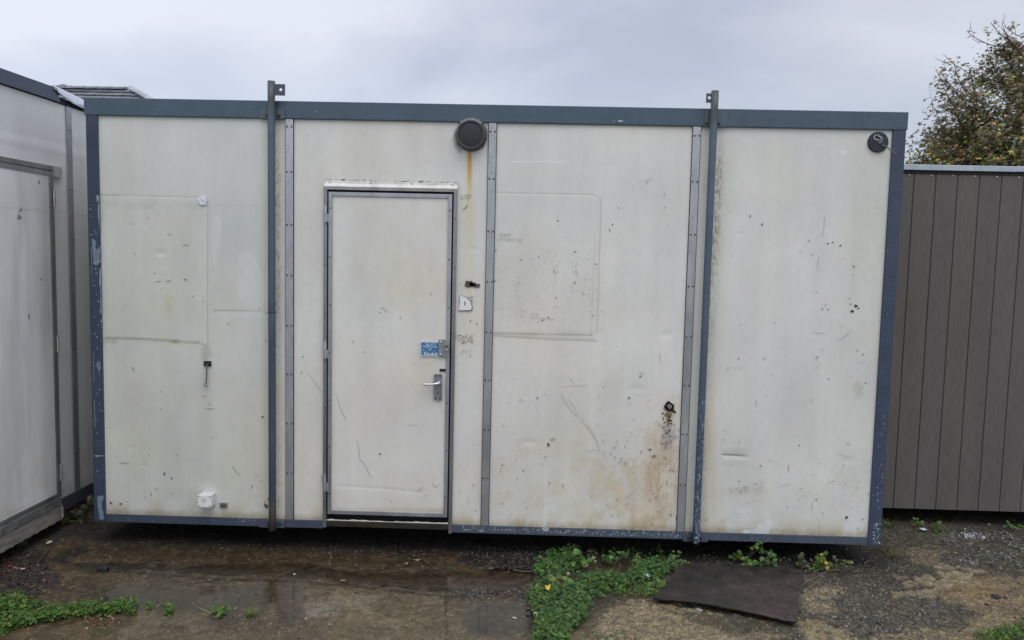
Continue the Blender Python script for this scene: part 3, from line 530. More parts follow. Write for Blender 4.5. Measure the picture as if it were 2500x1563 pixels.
# handle plate and lever
p0, p1 = at(1025, 884, -.03), at(1043, 945, -.03); pl = Acc(); pl.box(p0.x, p1.x, -.030, -.0213, p1.z, p0.z, (.24, .245, .25))
for u in (1029, 1039):
    for vv in (888, 941): q_ = at(u, vv, -.03); pl.lathe(q_.x, -.030, q_.z, [(.005, 0), (.004, .0012), (.001, .0008)], (.03, .03, .03), 10)
q_ = at(1034, 930, -.03); pl.lathe(q_.x, -.030, q_.z+.006, [(.0035, 0), (.003, .0006)], (.01, .01, .01), 10); pl.box(q_.x-.0015, q_.x+.0015, -.0308, -.0301, q_.z-.007, q_.z+.004, (.01, .01, .01))
hp = pl.build('handle', M_steel, door_o, bevel=.002)
q_ = at(1036, 905, -.04); e_ = at(1000, 909, -.05); t = Acc(); t.lathe(q_.x, -.030, q_.z, [(.015, 0), (.015, .004), (.011, .010), (.010, .026), (.007, .030)], (.62, .63, .65), 20)
t.tube([Vector(p) for p in curve_pts([(q_.x, -.052, q_.z), (q_.x-.012, -.060, q_.z-.001), (q_.x-.035, -.062, q_.z-.005), (e_.x+.02, -.062, q_.z-.006), (e_.x, -.060, q_.z-.006)], 5)], .0085, (.62, .63, .65), 12, .0075)
t.build('lever', mat_attr('satin_aluminium', .22, .9, .5, 60, .05), hp, smooth=True)
# ------------------------------------------------------------------ fittings on the cabin
o = at(1112, 319, -.03); t = Acc()
t.lathe(o.x, -.001, o.z, [(.090, 0), (.090, .012), (.084, .020), (.082, .055), (.078, .062), (.073, .062), (.071, .056), (.0705, .050)], (.060, .060, .064), 48)
vent = t.build('vent', M_plastic, cabin, smooth=False); vent['label'] = 'round black vent cowl above a rust streak'
t = Acc(); t.lathe(o.x, -.0505, o.z, [(.070, 0), (.069, .004), (.045, .0065), (.02, .0075)], (.013, .013, .017), 48)
for k in range(18): an = random.uniform(0, 6.28); r_ = random.uniform(0, .06); t.rivet(o.x+r_*math.cos(an), -.0565, o.z+r_*math.sin(an), .0012, (.05, .05, .055))
t.build('vent_cap', mat_attr('black_plastic', .38, 0, .5, 90, .2, .0006, 200), vent)
t = Acc(); N = 90; vs = []
for k in range(N):
    an = 2*math.pi*k/N; up_ = .5+.5*math.sin(an+.6); nz_ = float(fbm(np.array([3+2.2*math.cos(an)]), np.array([3+2.2*math.sin(an)]), 3, 4)[0]); w_ = .001+up_*(.003+.010*nz_)+.026*max(0, -math.cos(an-.1))**3*nz_
    yy = -.0205 if o.z+.09*math.sin(an) > zrail-.012 else -.0055
    vs += [(o.x+.086*math.cos(an), yy, o.z+.086*math.sin(an)), (o.x+(.090+w_)*math.cos(an), yy, o.z+(.090+w_)*math.sin(an))]
t.add(vs, [(2*k, 2*k+1, (2*k+3) % (2*N), (2*k+2) % (2*N)) for k in range(N)], (.24, .24, .225))
t.build('sealant_ring', mat_attr('old_sealant', .8, 0, .2, 60, .5, .002, 80), vent)
# support tubes bolted to the front
def pole(u_top, v_top, u_bot, v_bot, lug_side, lugbox, tl, bl, label, ymid=-.052, scuffed=False):
    xt = at(u_top, v_top, ymid); xb_ = at(u_bot, v_bot, ymid); x = (xt.x+xb_.x)/2
    r_ = .0215; t = Acc(); N = 24; zz = np.linspace(xb_.z, xt.z, N); vs = []; seg = 20
    for z in zz:
        for k in range(seg): an = 2*math.pi*k/seg; vs.append((x+r_*math.cos(an), ymid+r_*math.sin(an), z))
    fs = [(i*seg+k, i*seg+(k+1) % seg, (i+1)*seg+(k+1) % seg, (i+1)*seg+k) for i in range(N-1) for k in range(seg)]+[tuple(range(seg))[::-1], tuple((N-1)*seg+k for k in range(seg))]
    o_ = len(t.v); t.add(vs, fs, (.072, .105, .135))
    for i, z in enumerate(zz):
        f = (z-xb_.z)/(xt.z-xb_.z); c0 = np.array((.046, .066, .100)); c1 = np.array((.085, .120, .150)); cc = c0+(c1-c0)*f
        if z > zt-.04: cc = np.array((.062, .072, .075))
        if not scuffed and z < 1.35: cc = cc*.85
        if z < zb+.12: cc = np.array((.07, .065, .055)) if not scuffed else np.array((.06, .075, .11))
        for k in range(seg): t.c[o_+i*seg+k] = tuple(cc)
    if scuffed:
        for k in range(150):
            z = zb+(random.random()**1.6)*.9; an = math.pi*1.5+random.uniform(-.9, .9); s = random.uniform(.0012, .0035); l = random.uniform(.002, .02); rr = r_+.0006
            t.ngon([(x+rr*math.cos(an-s/r_), ymid+rr*math.sin(an-s/r_), z), (x+rr*math.cos(an+s/r_), ymid+rr*math.sin(an+s/r_), z+l*.1), (x+rr*math.cos(an+s*.7/r_), ymid+rr*math.sin(an+s*.7/r_), z+l), (x+rr*math.cos(an-s*.7/r_), ymid+rr*math.sin(an-s*.7/r_), z+l*.9)], random.choice(PALE+[(.14, .18, .28)]))
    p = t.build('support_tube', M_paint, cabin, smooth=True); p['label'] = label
    # lug with a drilled hole
    (u0, v0, u1, v1, hu, hv) = lugbox; q0, q1, hq = at(u0, v0, ymid), at(u1, v1, ymid), at(hu, hv, ymid); hr = .0095; t = Acc(); n = 16
    xo0, xo1 = (x+r_-.003, q1.x) if lug_side > 0 else (q0.x, x-r_+.003)
    ring = []; outer = []
    for k in range(n):
        an = 2*math.pi*k/n; cx_, sz_ = math.cos(an), math.sin(an); ring.append((hq.x+hr*cx_, hq.z+hr*sz_))
        tx = (xo1-hq.x)/cx_ if cx_ > 1e-6 else ((xo0-hq.x)/cx_ if cx_ < -1e-6 else 9); tz = (q0.z-hq.z)/sz_ if sz_ > 1e-6 else ((q1.z-hq.z)/sz_ if sz_ < -1e-6 else 9)
        m_ = min(tx, tz); outer.append((hq.x+m_*cx_, hq.z+m_*sz_))
    for k in range(n):                     # square off the corners
        if k % 4 == 2: outer[k] = (xo1 if math.cos(2*math.pi*k/n) > 0 else xo0, q0.z if math.sin(2*math.pi*k/n) > 0 else q1.z)
    th = .008; vs = []
    for yy in (ymid-th/2, ymid+th/2): vs += [(a, yy, b_) for a, b_ in ring]+[(a, yy, b_) for a, b_ in outer]
    fs = []
    for k in range(n):
        j = (k+1) % n; fs += [(k, j, n+j, n+k), (2*n+j, 2*n+k, 3*n+k, 3*n+j), (k, 2*n+k, 2*n+j, j), (n+k, n+j, 3*n+j, 3*n+k)]
    t.add(vs, fs, (.062, .068, .095)); t.build('lug', M_paint, p)
    for (b0, b1, b2, b3) in (tl, bl):
        q0, q1 = at(b0, b1, -.02), at(b2, b3, -.02); y0 = -.024; top = b1 < 600; yb = -.0165 if top else -.0105
        t = Acc(); t.box(q0.x, q1.x, y0, yb-.0006, q1.z, q0.z, (.078, .105, .125) if top else (.06, .072, .10)); t.box(x-.012, x+.012, ymid+.012, y0-.0003, q1.z+.004, q0.z-.004, (.06, .08, .10))
        br = t.build('bracket', M_paint, p, bevel=.0015)
        for s in (-1, 1):
            bx = x+s*(r_+.014); bz = q1.z+.018 if top else (q0.z+q1.z)/2; t = Acc(); t.lathe(bx, y0-.0002, bz, [(.0095, 0), (.0095, .004), (.0085, .005)], (.05, .06, .07), 6); t.lathe(bx, y0-.005, bz, [(.0055, 0), (.005, .006), (.003, .007)], (.06, .06, .065), 10); t.build('bolt', M_steel, br)
    return p, x
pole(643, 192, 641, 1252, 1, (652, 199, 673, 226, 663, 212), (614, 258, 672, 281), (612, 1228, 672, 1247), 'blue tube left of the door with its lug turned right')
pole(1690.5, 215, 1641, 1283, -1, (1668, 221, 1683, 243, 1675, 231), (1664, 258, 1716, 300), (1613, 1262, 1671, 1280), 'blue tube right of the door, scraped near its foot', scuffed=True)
# twist of wire round the left tube
z = at(641, 740, -.05).z; xx = (at(643, 192, -.052).x+at(641, 1252, -.052).x)/2; t = Acc()
t.tube([(xx+.0235*math.cos(a_), -.052+.0235*math.sin(a_), z+.0015*a_) for a_ in np.linspace(math.pi*.9, math.pi*2.1, 14)], .0016, (.03, .03, .03), 5)
t.tube([(xx-.022, -.055, z+.004), (xx-.03, -.060, z+.002), (xx-.037, -.060, z-.008)], .0016, (.03, .03, .03), 5); t.tube([(xx+.022, -.055, z+.009), (xx+.032, -.06, z+.004)], .0016, (.03, .03, .03), 5)
for zz_ in np.linspace(z+.012, z+.05, 4): t.tube([(xx+.0222*math.cos(a_), -.052+.0222*math.sin(a_), zz_) for a_ in np.linspace(math.pi*.95, math.pi*2.05, 12)], .001, (.06, .065, .06), 4)
t.build('tie_wire', M_steel, cabin)
# two loose loops by the foot of the left tube
for s, u in ((-1, 628), (1, 654)):
    o = at(u, 1190, -.04); t = Acc(); t.tube([(o.x+s*.010*math.sin(a_), -.04, o.z+.022*math.cos(a_)) for a_ in np.linspace(.1, 3.0, 10)], .0012, (.04, .04, .045), 5); t.build('wire_loop', M_steel, cabin)
# black lamp base, wires and dangling lead
o = at(2076, 335, -.02); t = Acc(); t.lathe(o.x, -.0008, o.z, [(.0585, 0), (.0585, .008), (.055, .013), (.03, .014), (.01, .014)], (.020, .023, .030), 40)
lb = t.build('lamp_base', mat_attr('black_lamp_base', .5, 0, .4, 60, .3), cabin)
t = Acc(); q_ = at(2079, 334, -.02); t.lathe(q_.x, -.0152, q_.z, [(.016, 0), (.015, .004), (.012, .005)], (.075, .09, .095), 20); t.rivet(q_.x, -.020, q_.z+.008, .003, (.4, .42, .44)); t.build('lamp_boss', M_plastic, lb)
t = Acc(); q_ = at(2069, 325, -.02)
t.tube([(q_.x+.014*math.cos(a_), -.025, q_.z+.014*math.sin(a_)) for a_ in np.linspace(1.9, 5.4, 12)], .0017, (.7, .72, .74), 6); t.tube([(q_.x+.002, -.024, q_.z+.010), (q_.x+.008, -.028, q_.z+.016)], .0017, (.7, .72, .74), 6); t.tube([(q_.x+.010, -.026, q_.z+.010), (q_.x+.034, -.028, q_.z-.006)], .0017, (.75, .77, .79), 6); t.build('bare_wire', M_plastic, lb)
t = Acc(); a_, b_ = at(2090, 345, -.03), at(2116, 364, -.05); t.tube([a_+Vector((-.012, .01, .006)), a_, (a_+b_)/2+Vector((0, 0, .001)), b_], .0038, (.10, .11, .09), 8); t.tube([b_, b_+Vector((.002, 0, -.012))], .005, (.05, .055, .08), 8); t.build('loose_lead', M_plastic, lb)
# white junction box with a gland
p0, p1 = at(466, 1170, -.075), at(498, 1199, -.075); t = Acc(); t.box(p0.x, p1.x, -.058, -.0008, p1.z, p0.z, (.66, .66, .64))
jb = t.build('junction_box', M_plastic, cabin, bevel=.003); jb['label'] = 'white electrical junction box near the bottom rail'
t = Acc(); t.box(p0.x-.001, p1.x+.001, -.072, -.0582, p1.z-.001, p0.z+.001, (.72, .72, .70)); w_ = p1.x-p0.x; cx_ = (p0.x+p1.x)/2; cz_ = (p0.z+p1.z)/2
for k in range(26): 
    x_ = cx_+random.gauss(0, .007); z_ = cz_+random.gauss(0, .010); s = random.uniform(.001, .003); t.ngon([(x_-s, -.0726, z_), (x_, -.0726, z_-s*.7), (x_+s, -.0726, z_+s*.2), (x_, -.0726, z_+s)], random.choice([(.25, .26, .25), (.4, .41, .4)]))
lid = t.build('lid', M_plastic, jb, bevel=.002)
for sx in (-1, 1):
    for sz in (-1, 1): t = Acc(); t.lathe(cx_+sx*(w_/2-.007), -.0722, cz_+sz*((p0.z-p1.z)/2-.007), [(.004, 0), (.003, .001)], (.08, .08, .08), 8); t.build('screw', M_steel, jb)
t = Acc(); t.lathe(cx_+.002, -.034, p1.z-.022, [(.012, 0), (.0155, .006), (.0155, .0215)], (.66, .65, .60), 14, 'z'); t.build('gland', M_plastic, jb)
t = Acc(); q0, q1 = at(519, 1188, -.01), at(536, 1200, -.01); t.box(q0.x, q1.x, -.010, -.0008, q1.z, q0.z, (.30, .29, .27)); t.box(q0.x+.008, q1.x-.006, -.0108, -.0101, q1.z+.008, q0.z-.012, (.12, .11, .10)); t.build('cable_clip', M_steel, cabin, bevel=.002)
# hook stay
t = Acc(); q0, q1 = at(481, 853, -.01), at(498, 865, -.01); t.box(q0.x, q1.x, -.012, -.0008, q1.z, q0.z, (.035, .035, .035)); 
for dx in (0, .02): t.rivet(q0.x+.01+dx, -.012, (q0.z+q1.z)/2, .004, (.15, .14, .13))
hk = t.build('hook_stay', M_steel, cabin); hk['label'] = 'dark plate with a hanging hooked steel rod'
a_, b_ = at(489, 860, -.02), at(487, 906, -.02); t = Acc(); t.tube([a_, (a_+b_)/2, b_], .0042, (.20, .22, .23), 8); t.tube([b_+Vector((-.010*math.sin(x_)*1.2, 0, -.008+.008*math.cos(x_))) for x_ in np.linspace(0, 4.4, 12)], .0028, (.2, .21, .22), 8); t.build('hook_rod', M_steel, hk)
# silver corner piece
pp = [(466, 466), (488, 465), (487, 484), (478, 485), (468, 480)]; t = Acc(); t.prism([at(u, v, -.008) for u, v in pp], (0, .006, 0), (.72, .74, .78)); t.build('foil_scrap', mat_attr('crumpled_foil', .3, .5, .5, 40, .15, .004, 60), cabin)
# torn white notice with one dark stroke
pp = [(1085, 699), (1095, 700), (1100, 704), (1106, 708), (1112, 715), (1114, 724), (1113, 732), (1100, 733), (1083, 733), (1085, 722), (1086, 710)]
def grow(pp, k): 
    cx = sum(p[0] for p in pp)/len(pp); cy = sum(p[1] for p in pp)/len(pp); return [(cx+(u-cx)*k, cy+(v-cy)*k) for u, v in pp]
t = Acc(); t.ngon([at(u+.6+random.uniform(-.5, .5), v+.6+random.uniform(-.5, .5), -.0050) for u, v in grow(pp, 1.09)][::-1], (.08, .075, .07)); t.ngon([at(u, v, -.0056) for u, v in pp][::-1], (.70, .70, .69))
mark(t, 1098, 717, 3.2, 13, (.16, .16, .17), .05, 8, .12, -.0062); stroke(t, [(1102, 722), (1106, 727)], 1.6, (.25, .25, .25), -.0062); t.build('torn_notice', M_ink, cabin)
q0, q1 = at(1110, 783, -.02), at(1114, 796, -.02); 
t = Acc(); q0, q1 = at(1078, 787-3, -.02), at(1075+5, 797, -.02); t.box(dr+.003, dr+.010, -.012, -.001, q1.z, q0.z, (.45, .47, .48)); t.build('keeper_tab', M_steel, cabin)
# torn hole with a pipe end on the third panel
o = at(1579, 960, 0); t = Acc(); pts = [(1570, 956), (1574, 950), (1579, 947), (1584, 951), (1590, 955), (1592, 961), (1591, 967), (1597, 974), (1593, 976), (1586, 971), (1578, 971), (1571, 966), (1568, 961)]
t.ngon([at(u, v, -.0062) for u, v in curve_pts(pts+[pts[0]], 2)[:-1]][::-1], (.018, .015, .012)); t.build('torn_hole', M_dark, cabin)
t = Acc(); pp = [(1575, 959), (1581, 955), (1587, 959), (1582, 967)]; t.prism([at(u, v, -.016) for u, v in pp], (0, .009, 0), (.45, .45, .44)); t.ngon([at(u, v, -.0168) for u, v in grow(pp, .4)][::-1], (.03, .03, .03)); t.prism([at(u, v, -.013) for u, v in [(1586, 964), (1597, 973), (1595, 976), (1584, 968)]], (0, .006, 0), (.05, .04, .03)); t.build('pipe_stub', M_steel, cabin)
# faint handwriting
t = Acc(); GR = (.48, .48, .455)
put_text(t, 'Angela', 1177, 556.5, 30, GR, YM-.0004, .03, .4); put_text(t, '077 022 7157', 1176, 567.5, 60, GR, YM-.0004, -.03, .2); t.build('handwriting', M_ink, cabin)['label'] = 'faint pencil handwriting beside the second cover strip'; t = Acc(); put_text(t, 'call by', 1253, 743.5, 20, (.46, .46, .44), YM-.0004, -.03, .2); put_text(t, 'we are back soon', 1254, 751.5, 56, (.46, .46, .44), YM-.0004, -.05, .1)
t.build('handwriting', M_ink, cabin)['label'] = 'faint two-line note low inside the blanked window outline'
# ================================================================== neighbouring cabin on the left (its long wall faces +x)
LX = -2.733
nb = empty('neighbour_cabin', (LX, 0, .12)); tag(nb, 'second cream cabin standing side-on at the left edge, with torn roof rail', 'cabin')
def LY(u, v): p = atx(u, v, LX); return p.y, p.z
ry, rz_ = LY(150, 240); top_z = 2.715; ztp = 2.795; zbl = .135; zlo2 = .20
rail_end = LY(133, 236)[0]; stripy = (LY(153, 300)[0]+LY(186, 1100)[0])/2
d_edge = (LY(111, 420)[0]+LY(140, 1180)[0])/2         # door side edge of the frame
dt2 = LY(60, 381.5)[1]
def lpaint(Y, Z):
    n1 = fbm(Y*2.2+40, Z*2.2, 0); st = fbm(Y*12+9, Z*.9, 4, 4); hf = fbm(Y*60, Z*60, 8, 3); n2 = fbm(Y*8, Z*8, 3)
    c = np.empty(Y.shape+(3,)); c[:] = (.62, .625, .62); c *= (1+(n1-.5)*.14+(st-.5)*.14)[..., None]; h = (fbm(Y*1.6, Z*1.3, 1, 3)-.5)*.006
    def mul(m, k):
        nonlocal c; m = np.clip(m, 0, 1)[..., None]; c = c*(1-m)+c*np.array(k)*m
    m = ss(.045, .005, abs(Z-(2.42-(Y+.27)*.0)-.02*(n2-.5))); h += .002*m; mul(m*.4*(.5+n2), (1.1, 1.1, 1.1)); mul(ss(.03, 0, abs(Z-2.475))*.5*n2, (.85, .85, .83))
    mul(ss(.012, .002, abs(Z-2.03+.03*(Y-.2)**2))*.45, (.8, .8, .78)); mul(ss(.6, .1, Z-.2)*ss(.4, .7, n2)*.5, (.85, .83, .72)); mul(ss(.10, 0, Z-.2)*.6*(.4+hf), (.6, .56, .46))
    mul(ss(.05, 0, abs(Y-stripy))*.5*st*1.4, (.72, .70, .64)); mul(ss(.35, .75, Y)*ss(2.5, 1.6, Z)*.7, (.80, .78, .72))
    return c, h
ys_ = np.concatenate([[-3.2, -2.4, -1.6, -1.0, -.6], np.arange(-.42, .95, .008), [1.2, 1.6, 2.4]]); zs_ = np.arange(zlo2-.004, top_z+.001, .008)
Yg, Zg = np.meshgrid(ys_, zs_, indexing='ij'); c, h = lpaint(Yg, Zg); h = h*ss(0, .05, np.minimum(Zg-zlo2+.004, top_z-Zg))
v = np.stack([LX+h, Yg, Zg], -1).reshape(-1, 3); nz = len(zs_); i, j = np.meshgrid(np.arange(len(ys_)-1), np.arange(nz-1), indexing='ij'); a = i*nz+j
q = np.stack([a, a+nz, a+nz+1, a+1], -1).reshape(-1, 4); npmesh('wall_panel', v, q, c.reshape(-1, 3), M_panel, nb)
def fleckL(acc, y, z, s, c, X=LX+.0052, n=6):
    acc.ngon([(X, y+s*math.cos(2*math.pi*k/n)*random.uniform(.6, 1.3), z+s*math.sin(2*math.pi*k/n)*random.uniform(.6, 1.3)) for k in range(n)], c)
Acc().box(LX-2.4, LX-.01, -3.2, 2.4, .14, 2.70, (.5, .5, .48)).build('side_wall', M_panel, nb)
Acc().box(LX-2.4, LX-.012, -3.2, 2.4, 2.7005, 2.72, (.2, .21, .24)).build('roof', M_galv, nb)
t = Acc(); e0 = rail_end; prof = [(-3.2, top_z), (-3.2, ztp), (e0-.03, ztp), (e0-.012, ztp-.006), (e0+.004, ztp-.03), (e0-.008, ztp-.045), (e0+.010, top_z+.012), (e0+.002, top_z+.004), (e0+.02, top_z-.004), (e0-.02, top_z)]
t.prism([(LX+.018, y, z) for y, z in prof], (-.030, 0, 0), (.062, .078, .115)); t.build('top_rail', M_paint, nb)['label'] = 'blue-grey top rail torn off short'
t = Acc(); t.box(LX-.02, LX+.010, d_edge+.012, 2.4, zbl-.015, zlo2, (.05, .06, .085)); t.build('bottom_rail', M_paint, nb)
t = Acc(); t.box(LX+.0015, LX+.009, stripy-.028, stripy+.028, zlo2+.001, top_z-.01, (.38, .39, .41))
for z in (2.56, 2.18, 1.86, 1.5, 1.15, .8, .45):
    for dy in (-.016, .016): t.rivet(LX+.009, stripy+dy, z, .005, (.12, .12, .12), 'x')
t.build('cover_strip', M_alu, nb)
# door of the neighbour, mostly beyond the left edge
ld = Acc(); DZ0, DZ1 = .235, dt2-.036; ys0 = d_edge-.85; ye = d_edge-.016
Yd, Zd = np.meshgrid(np.linspace(ys0, ye-.022, 90), np.linspace(DZ0+.02, DZ1-.02, 220), indexing='ij'); c, h = lpaint(Yd, Zd); c = c*np.array([1.06, 1.06, 1.05]); edge_dark = ss(.22, .0, ye-Yd)*(.35+.65*fbm(Yd*20, Zd*2, 5)); c = c*(1-.28*edge_dark[..., None]*np.array([1, 1, 1.05])); c *= (1-.16*ss(.45, .75, fbm(Yd*9+3, Zd*1.2, 8)))[..., None]  # darkening towards the frame edge: dirt and shade painted together
v = np.stack([LX+.020+0*h, Yd, Zd], -1).reshape(-1, 3); i, j = np.meshgrid(np.arange(89), np.arange(219), indexing='ij'); a = i*220+j; q = np.stack([a, a+220, a+221, a+1], -1).reshape(-1, 4)
for (u, vv) in [(38, 500), (41, 496), (36, 510), (34, 516), (40, 515), (88, 660), (60, 745), (60, 752), (84, 430)]:
    y, z = LY(u, vv); fleckL(ld, y, z, random.uniform(.006, .012), (.22, .23, .23), LX+.0215)
nd = npmesh('door', v, q, c.reshape(-1, 3), M_panel, nb, ld); nd['label'] = 'pale door seen at a steep angle'
t = Acc(); w = .022; t.box(LX+.006, LX+.024, ye-w, ye, DZ0, DZ1, (.36, .37, .38)); t.box(LX+.006, LX+.024, ys0, ye-w, DZ1-.026, DZ1, (.38, .39, .41)); t.box(LX+.006, LX+.024, ys0, ye-w, DZ0, DZ0+.02, (.36, .36, .36)); t.build('edge_trim', M_alu, nd)
t = Acc(); t.box(LX+.003, LX+.020, ye+.009, d_edge+.014, zbl, dt2, (.36, .36, .36)); t.box(LX+.003, LX+.022, ys0, ye+.008, DZ1+.009, dt2, (.34, .34, .34)); t.build('door_frame', M_alu, nb)
t = Acc(); y0_, z0_ = LY(112, 418); t.box(LX+.003, LX+.020, d_edge+.015, d_edge+.10, dt2-.065, dt2+.002, (.52, .53, .53)); t.rivet(LX+.020, d_edge+.085, dt2-.03, .004, (.06, .06, .06), 'x'); t.build('drip_end', M_steel, nb)
t = Acc(); t.box(LX+.008, LX+.035, ys0, ye+.004, zbl+.045, DZ0-.008, (.42, .42, .41)); t.build('door_sill', M_steel, nb)
t = Acc(); nn_ = 30; ps = [(LX+.03, ys0+(ye+.02-ys0)*k/nn_, zbl+.040+.004*math.sin(k*1.7)) for k in range(nn_+1)]+[(LX+.03, ys0+(ye+.02-ys0)*k/nn_, zbl-.055+.004*math.sin(k*2.3)) for k in range(nn_, -1, -1)]
t.prism(ps, (-.05, 0, 0), (.20, .185, .16)); t.build('timber_step', M_wood, nb)['label'] = 'split weathered timber below the door'
for vv in (468, 811, 1112):
    y_, z_ = LY({468: 117, 811: 130, 1112: 141}[vv], vv); t = Acc(); yc = d_edge-.002
    t.tube([(LX+.030, yc, z_-.002), (LX+.030, yc, z_-.052)], .009, (.42, .42, .42), 10); t.tube([(LX+.030, yc, z_+.002), (LX+.030, yc, z_+.052)], .009, (.5, .5, .51), 10)
    t.box(LX+.019, LX+.024, yc, yc+.024, z_, z_+.052, (.45, .45, .46)); t.build('hinge', M_steel, nd)
t = Acc(); t.tube([(LX+.028, d_edge+.005, zbl+.02), (LX+.028, d_edge+.005, zbl-.045)], .009, (.45, .45, .43), 8); t.build('frame_foot', M_steel, nb)
# peeled roof sheet
lowp = [(134, 217), (139, 221), (146, 229), (155.5, 236.5), (166, 243), (179, 253), (195, 260.5), (214, 268.5), (240, 281)]; upp = [(130, 212), (133, 210.5), (143, 214), (152, 218), (164, 224), (180, 231.5), (196, 239.5), (214, 247.5), (240, 259)]
n = len(lowp); t = Acc(); vs = []
for k, ((a, b_), (c0, d0)) in enumerate(zip(lowp, upp)):
    p = atx(a/1.03391, b_/1.03391, LX+.03); q_ = atx(c0/1.03391, d0/1.03391, LX-.16)
    for s in range(6):
        f = s/5; m_ = p.lerp(q_, f); m_.z += .012*math.sin(math.pi*f)*(1 if k % 2 else .6); vs.append(m_)
t.add(vs, [(i*6+j, (i+1)*6+j, (i+1)*6+j+1, i*6+j+1) for i in range(n-1) for j in range(5)], (.40, .43, .50)); o = t.build('roof_sheet', M_galv, nb, smooth=True); o['label'] = 'loose curled metal roof sheet'
m = o.modifiers.new('s', 'SOLIDIFY'); m.thickness = .002
Acc().box(LX-.05, LX+.006, rail_end+.01, 2.4, top_z-.008, top_z+.030, (.03, .032, .05)).build('dark_strip', M_dark, nb)  # dark strip below the lower edge of the peeled sheet
# ================================================================== clad shed on the right
SY = .8; sz0, sz1 = at(2110, 1200, SY).z, at(2150, 402, SY).z
shed = empty('clad_shed', (4.0, SY, sz0)); tag(shed, 'low flat-roofed shed of brown-grey vertical boards behind the right end of the long cabin', 'shed')
t = Acc(); bw = .1445; xg = [at(u, 412, SY).x for u in (2159.2, 2212, 2263, 2315.5, 2366.5)]; x0 = xg[0]-2*(xg[1]-xg[0]); bw = (xg[-1]-xg[0])/4
k = 0; x = xg[0]-bw*2
while x < 6.4:
    cc = np.array((.106, .091, .084))*random.uniform(.93, 1.08)*np.array((1, random.uniform(.985, 1.01), random.uniform(.97, 1.02))); x1 = x+bw
    prof = [(x+.0005, .012), (x+.0005, .008), (x+.004, 0), (x1-.004, 0), (x1-.0005, .008), (x1-.0005, .012)]
    xs0 = max(x, 2.42)
    if x1 > 2.45: t.prism([(max(a, xs0), SY+b_, sz0) for a, b_ in prof][::-1], (0, 0, sz1-sz0), tuple(cc))
    k += 1; x += bw
for _ in range(70):
    x_ = random.uniform(2.6, 3.9); z_ = random.uniform(sz0, sz1-.05); s = random.uniform(.001, .003); t.ngon([(x_-s, SY-.0006, z_), (x_, SY-.0006, z_-s), (x_+s, SY-.0006, z_), (x_, SY-.0006, z_+s*1.5)], random.choice([(.03, .025, .02), (.16, .14, .12), (.05, .04, .035)]))
t.build('cladding', M_clad, shed)
Acc().box(2.44, 6.4, SY+.014, SY+2.6, sz0+.01, sz1+.02, (.02, .02, .02)).build('side_wall', M_clad, shed)
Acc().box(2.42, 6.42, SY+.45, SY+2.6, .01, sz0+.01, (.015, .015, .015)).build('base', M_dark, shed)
t = Acc(); fh = at(2150, 389, SY).z; xj = at(2398, 395, SY).x; t.box(2.41, xj, SY-.018, SY+2.65, sz1, fh, (.38, .42, .46)); t.build('roof_flashing', M_galv, shed, bevel=.002)
t = Acc(); t.box(xj+.0003, 6.45, SY-.0165, SY+2.64, sz1+.001, fh+.002, (.39, .43, .47)); t.build('roof_flashing', M_galv, shed, bevel=.002)
t = Acc(); t.box(2.43, 6.4, SY-.006, SY-.0005, sz1-.022, sz1-.001, (.03, .028, .03)); t.build('dark_line', M_dark, shed)  # dark strip just below the flashing
t = Acc()
x = at(2147.6, 407, SY).x
while x < 6.3: t = Acc(); t.rivet(x, SY-.0012, sz1-.034, .0055, (.55, .56, .58)); t.build('screw', M_steel, shed); x += bw
# ================================================================== tiled house roof far behind
HY = 18.0
house = empty('tiled_house', (-13, HY+3, 0)); tag(house, 'distant house whose slate-grey tiled hip roof shows above the left end of the long cabin', 'house')
rl, rr_ = at(146/1.034, 212/1.034, HY), at(320/1.034, 214/1.034, HY); ridge_z = rl.z-.06; pit = math.tan(R(30)); t = Acc(); g_ = .32; run = g_*math.cos(R(30)); rise = g_*math.sin(R(30))
xa, xb = rl.x-4.5, rr_.x; yr = HY+3.0    # ridge line is level; eaves run towards the camera
sc = (yr-C[1])/(HY-C[1]); xa, xb, rzz = C[0]+(rl.x-C[0])*sc-5.0, C[0]+(rr_.x-C[0])*sc, C[2]+(ridge_z-C[2])*sc
hip = 1.2
for k in range(12):
    y0_, y1_ = yr-k*run, yr-(k+1)*run-.05; zt_, zb2 = rzz-k*rise, rzz-(k+1)*rise-.03+.045; xe = xb+hip*(k*run); x = xa-random.random()*.1-(k % 2)*.15
    while x < xe-.02:
        x1 = min(x+.30, xe); cc = np.array((.075, .078, .092))*random.uniform(.8, 1.25); dz = random.uniform(-.004, .004)
        t.prism([(x, y0_, zt_+dz), (x1-.012, y0_, zt_+dz), (x1-.012+hip*(run if x1 == xe else 0), y1_, zb2+dz), (x, y1_, zb2+dz)], (0, -.008, .022), tuple(cc)); x += .30
    # the hip end face
    t.prism([(xe, y0_, zt_), (xe+.01, y0_+.5, zt_), (xe+hip*run+.01, y0_+.5, zb2), (xe+hip*run, y1_, zb2)], (0, 0, .02), (.08, .083, .095))
t.build('roof_tiles', M_tile, house)
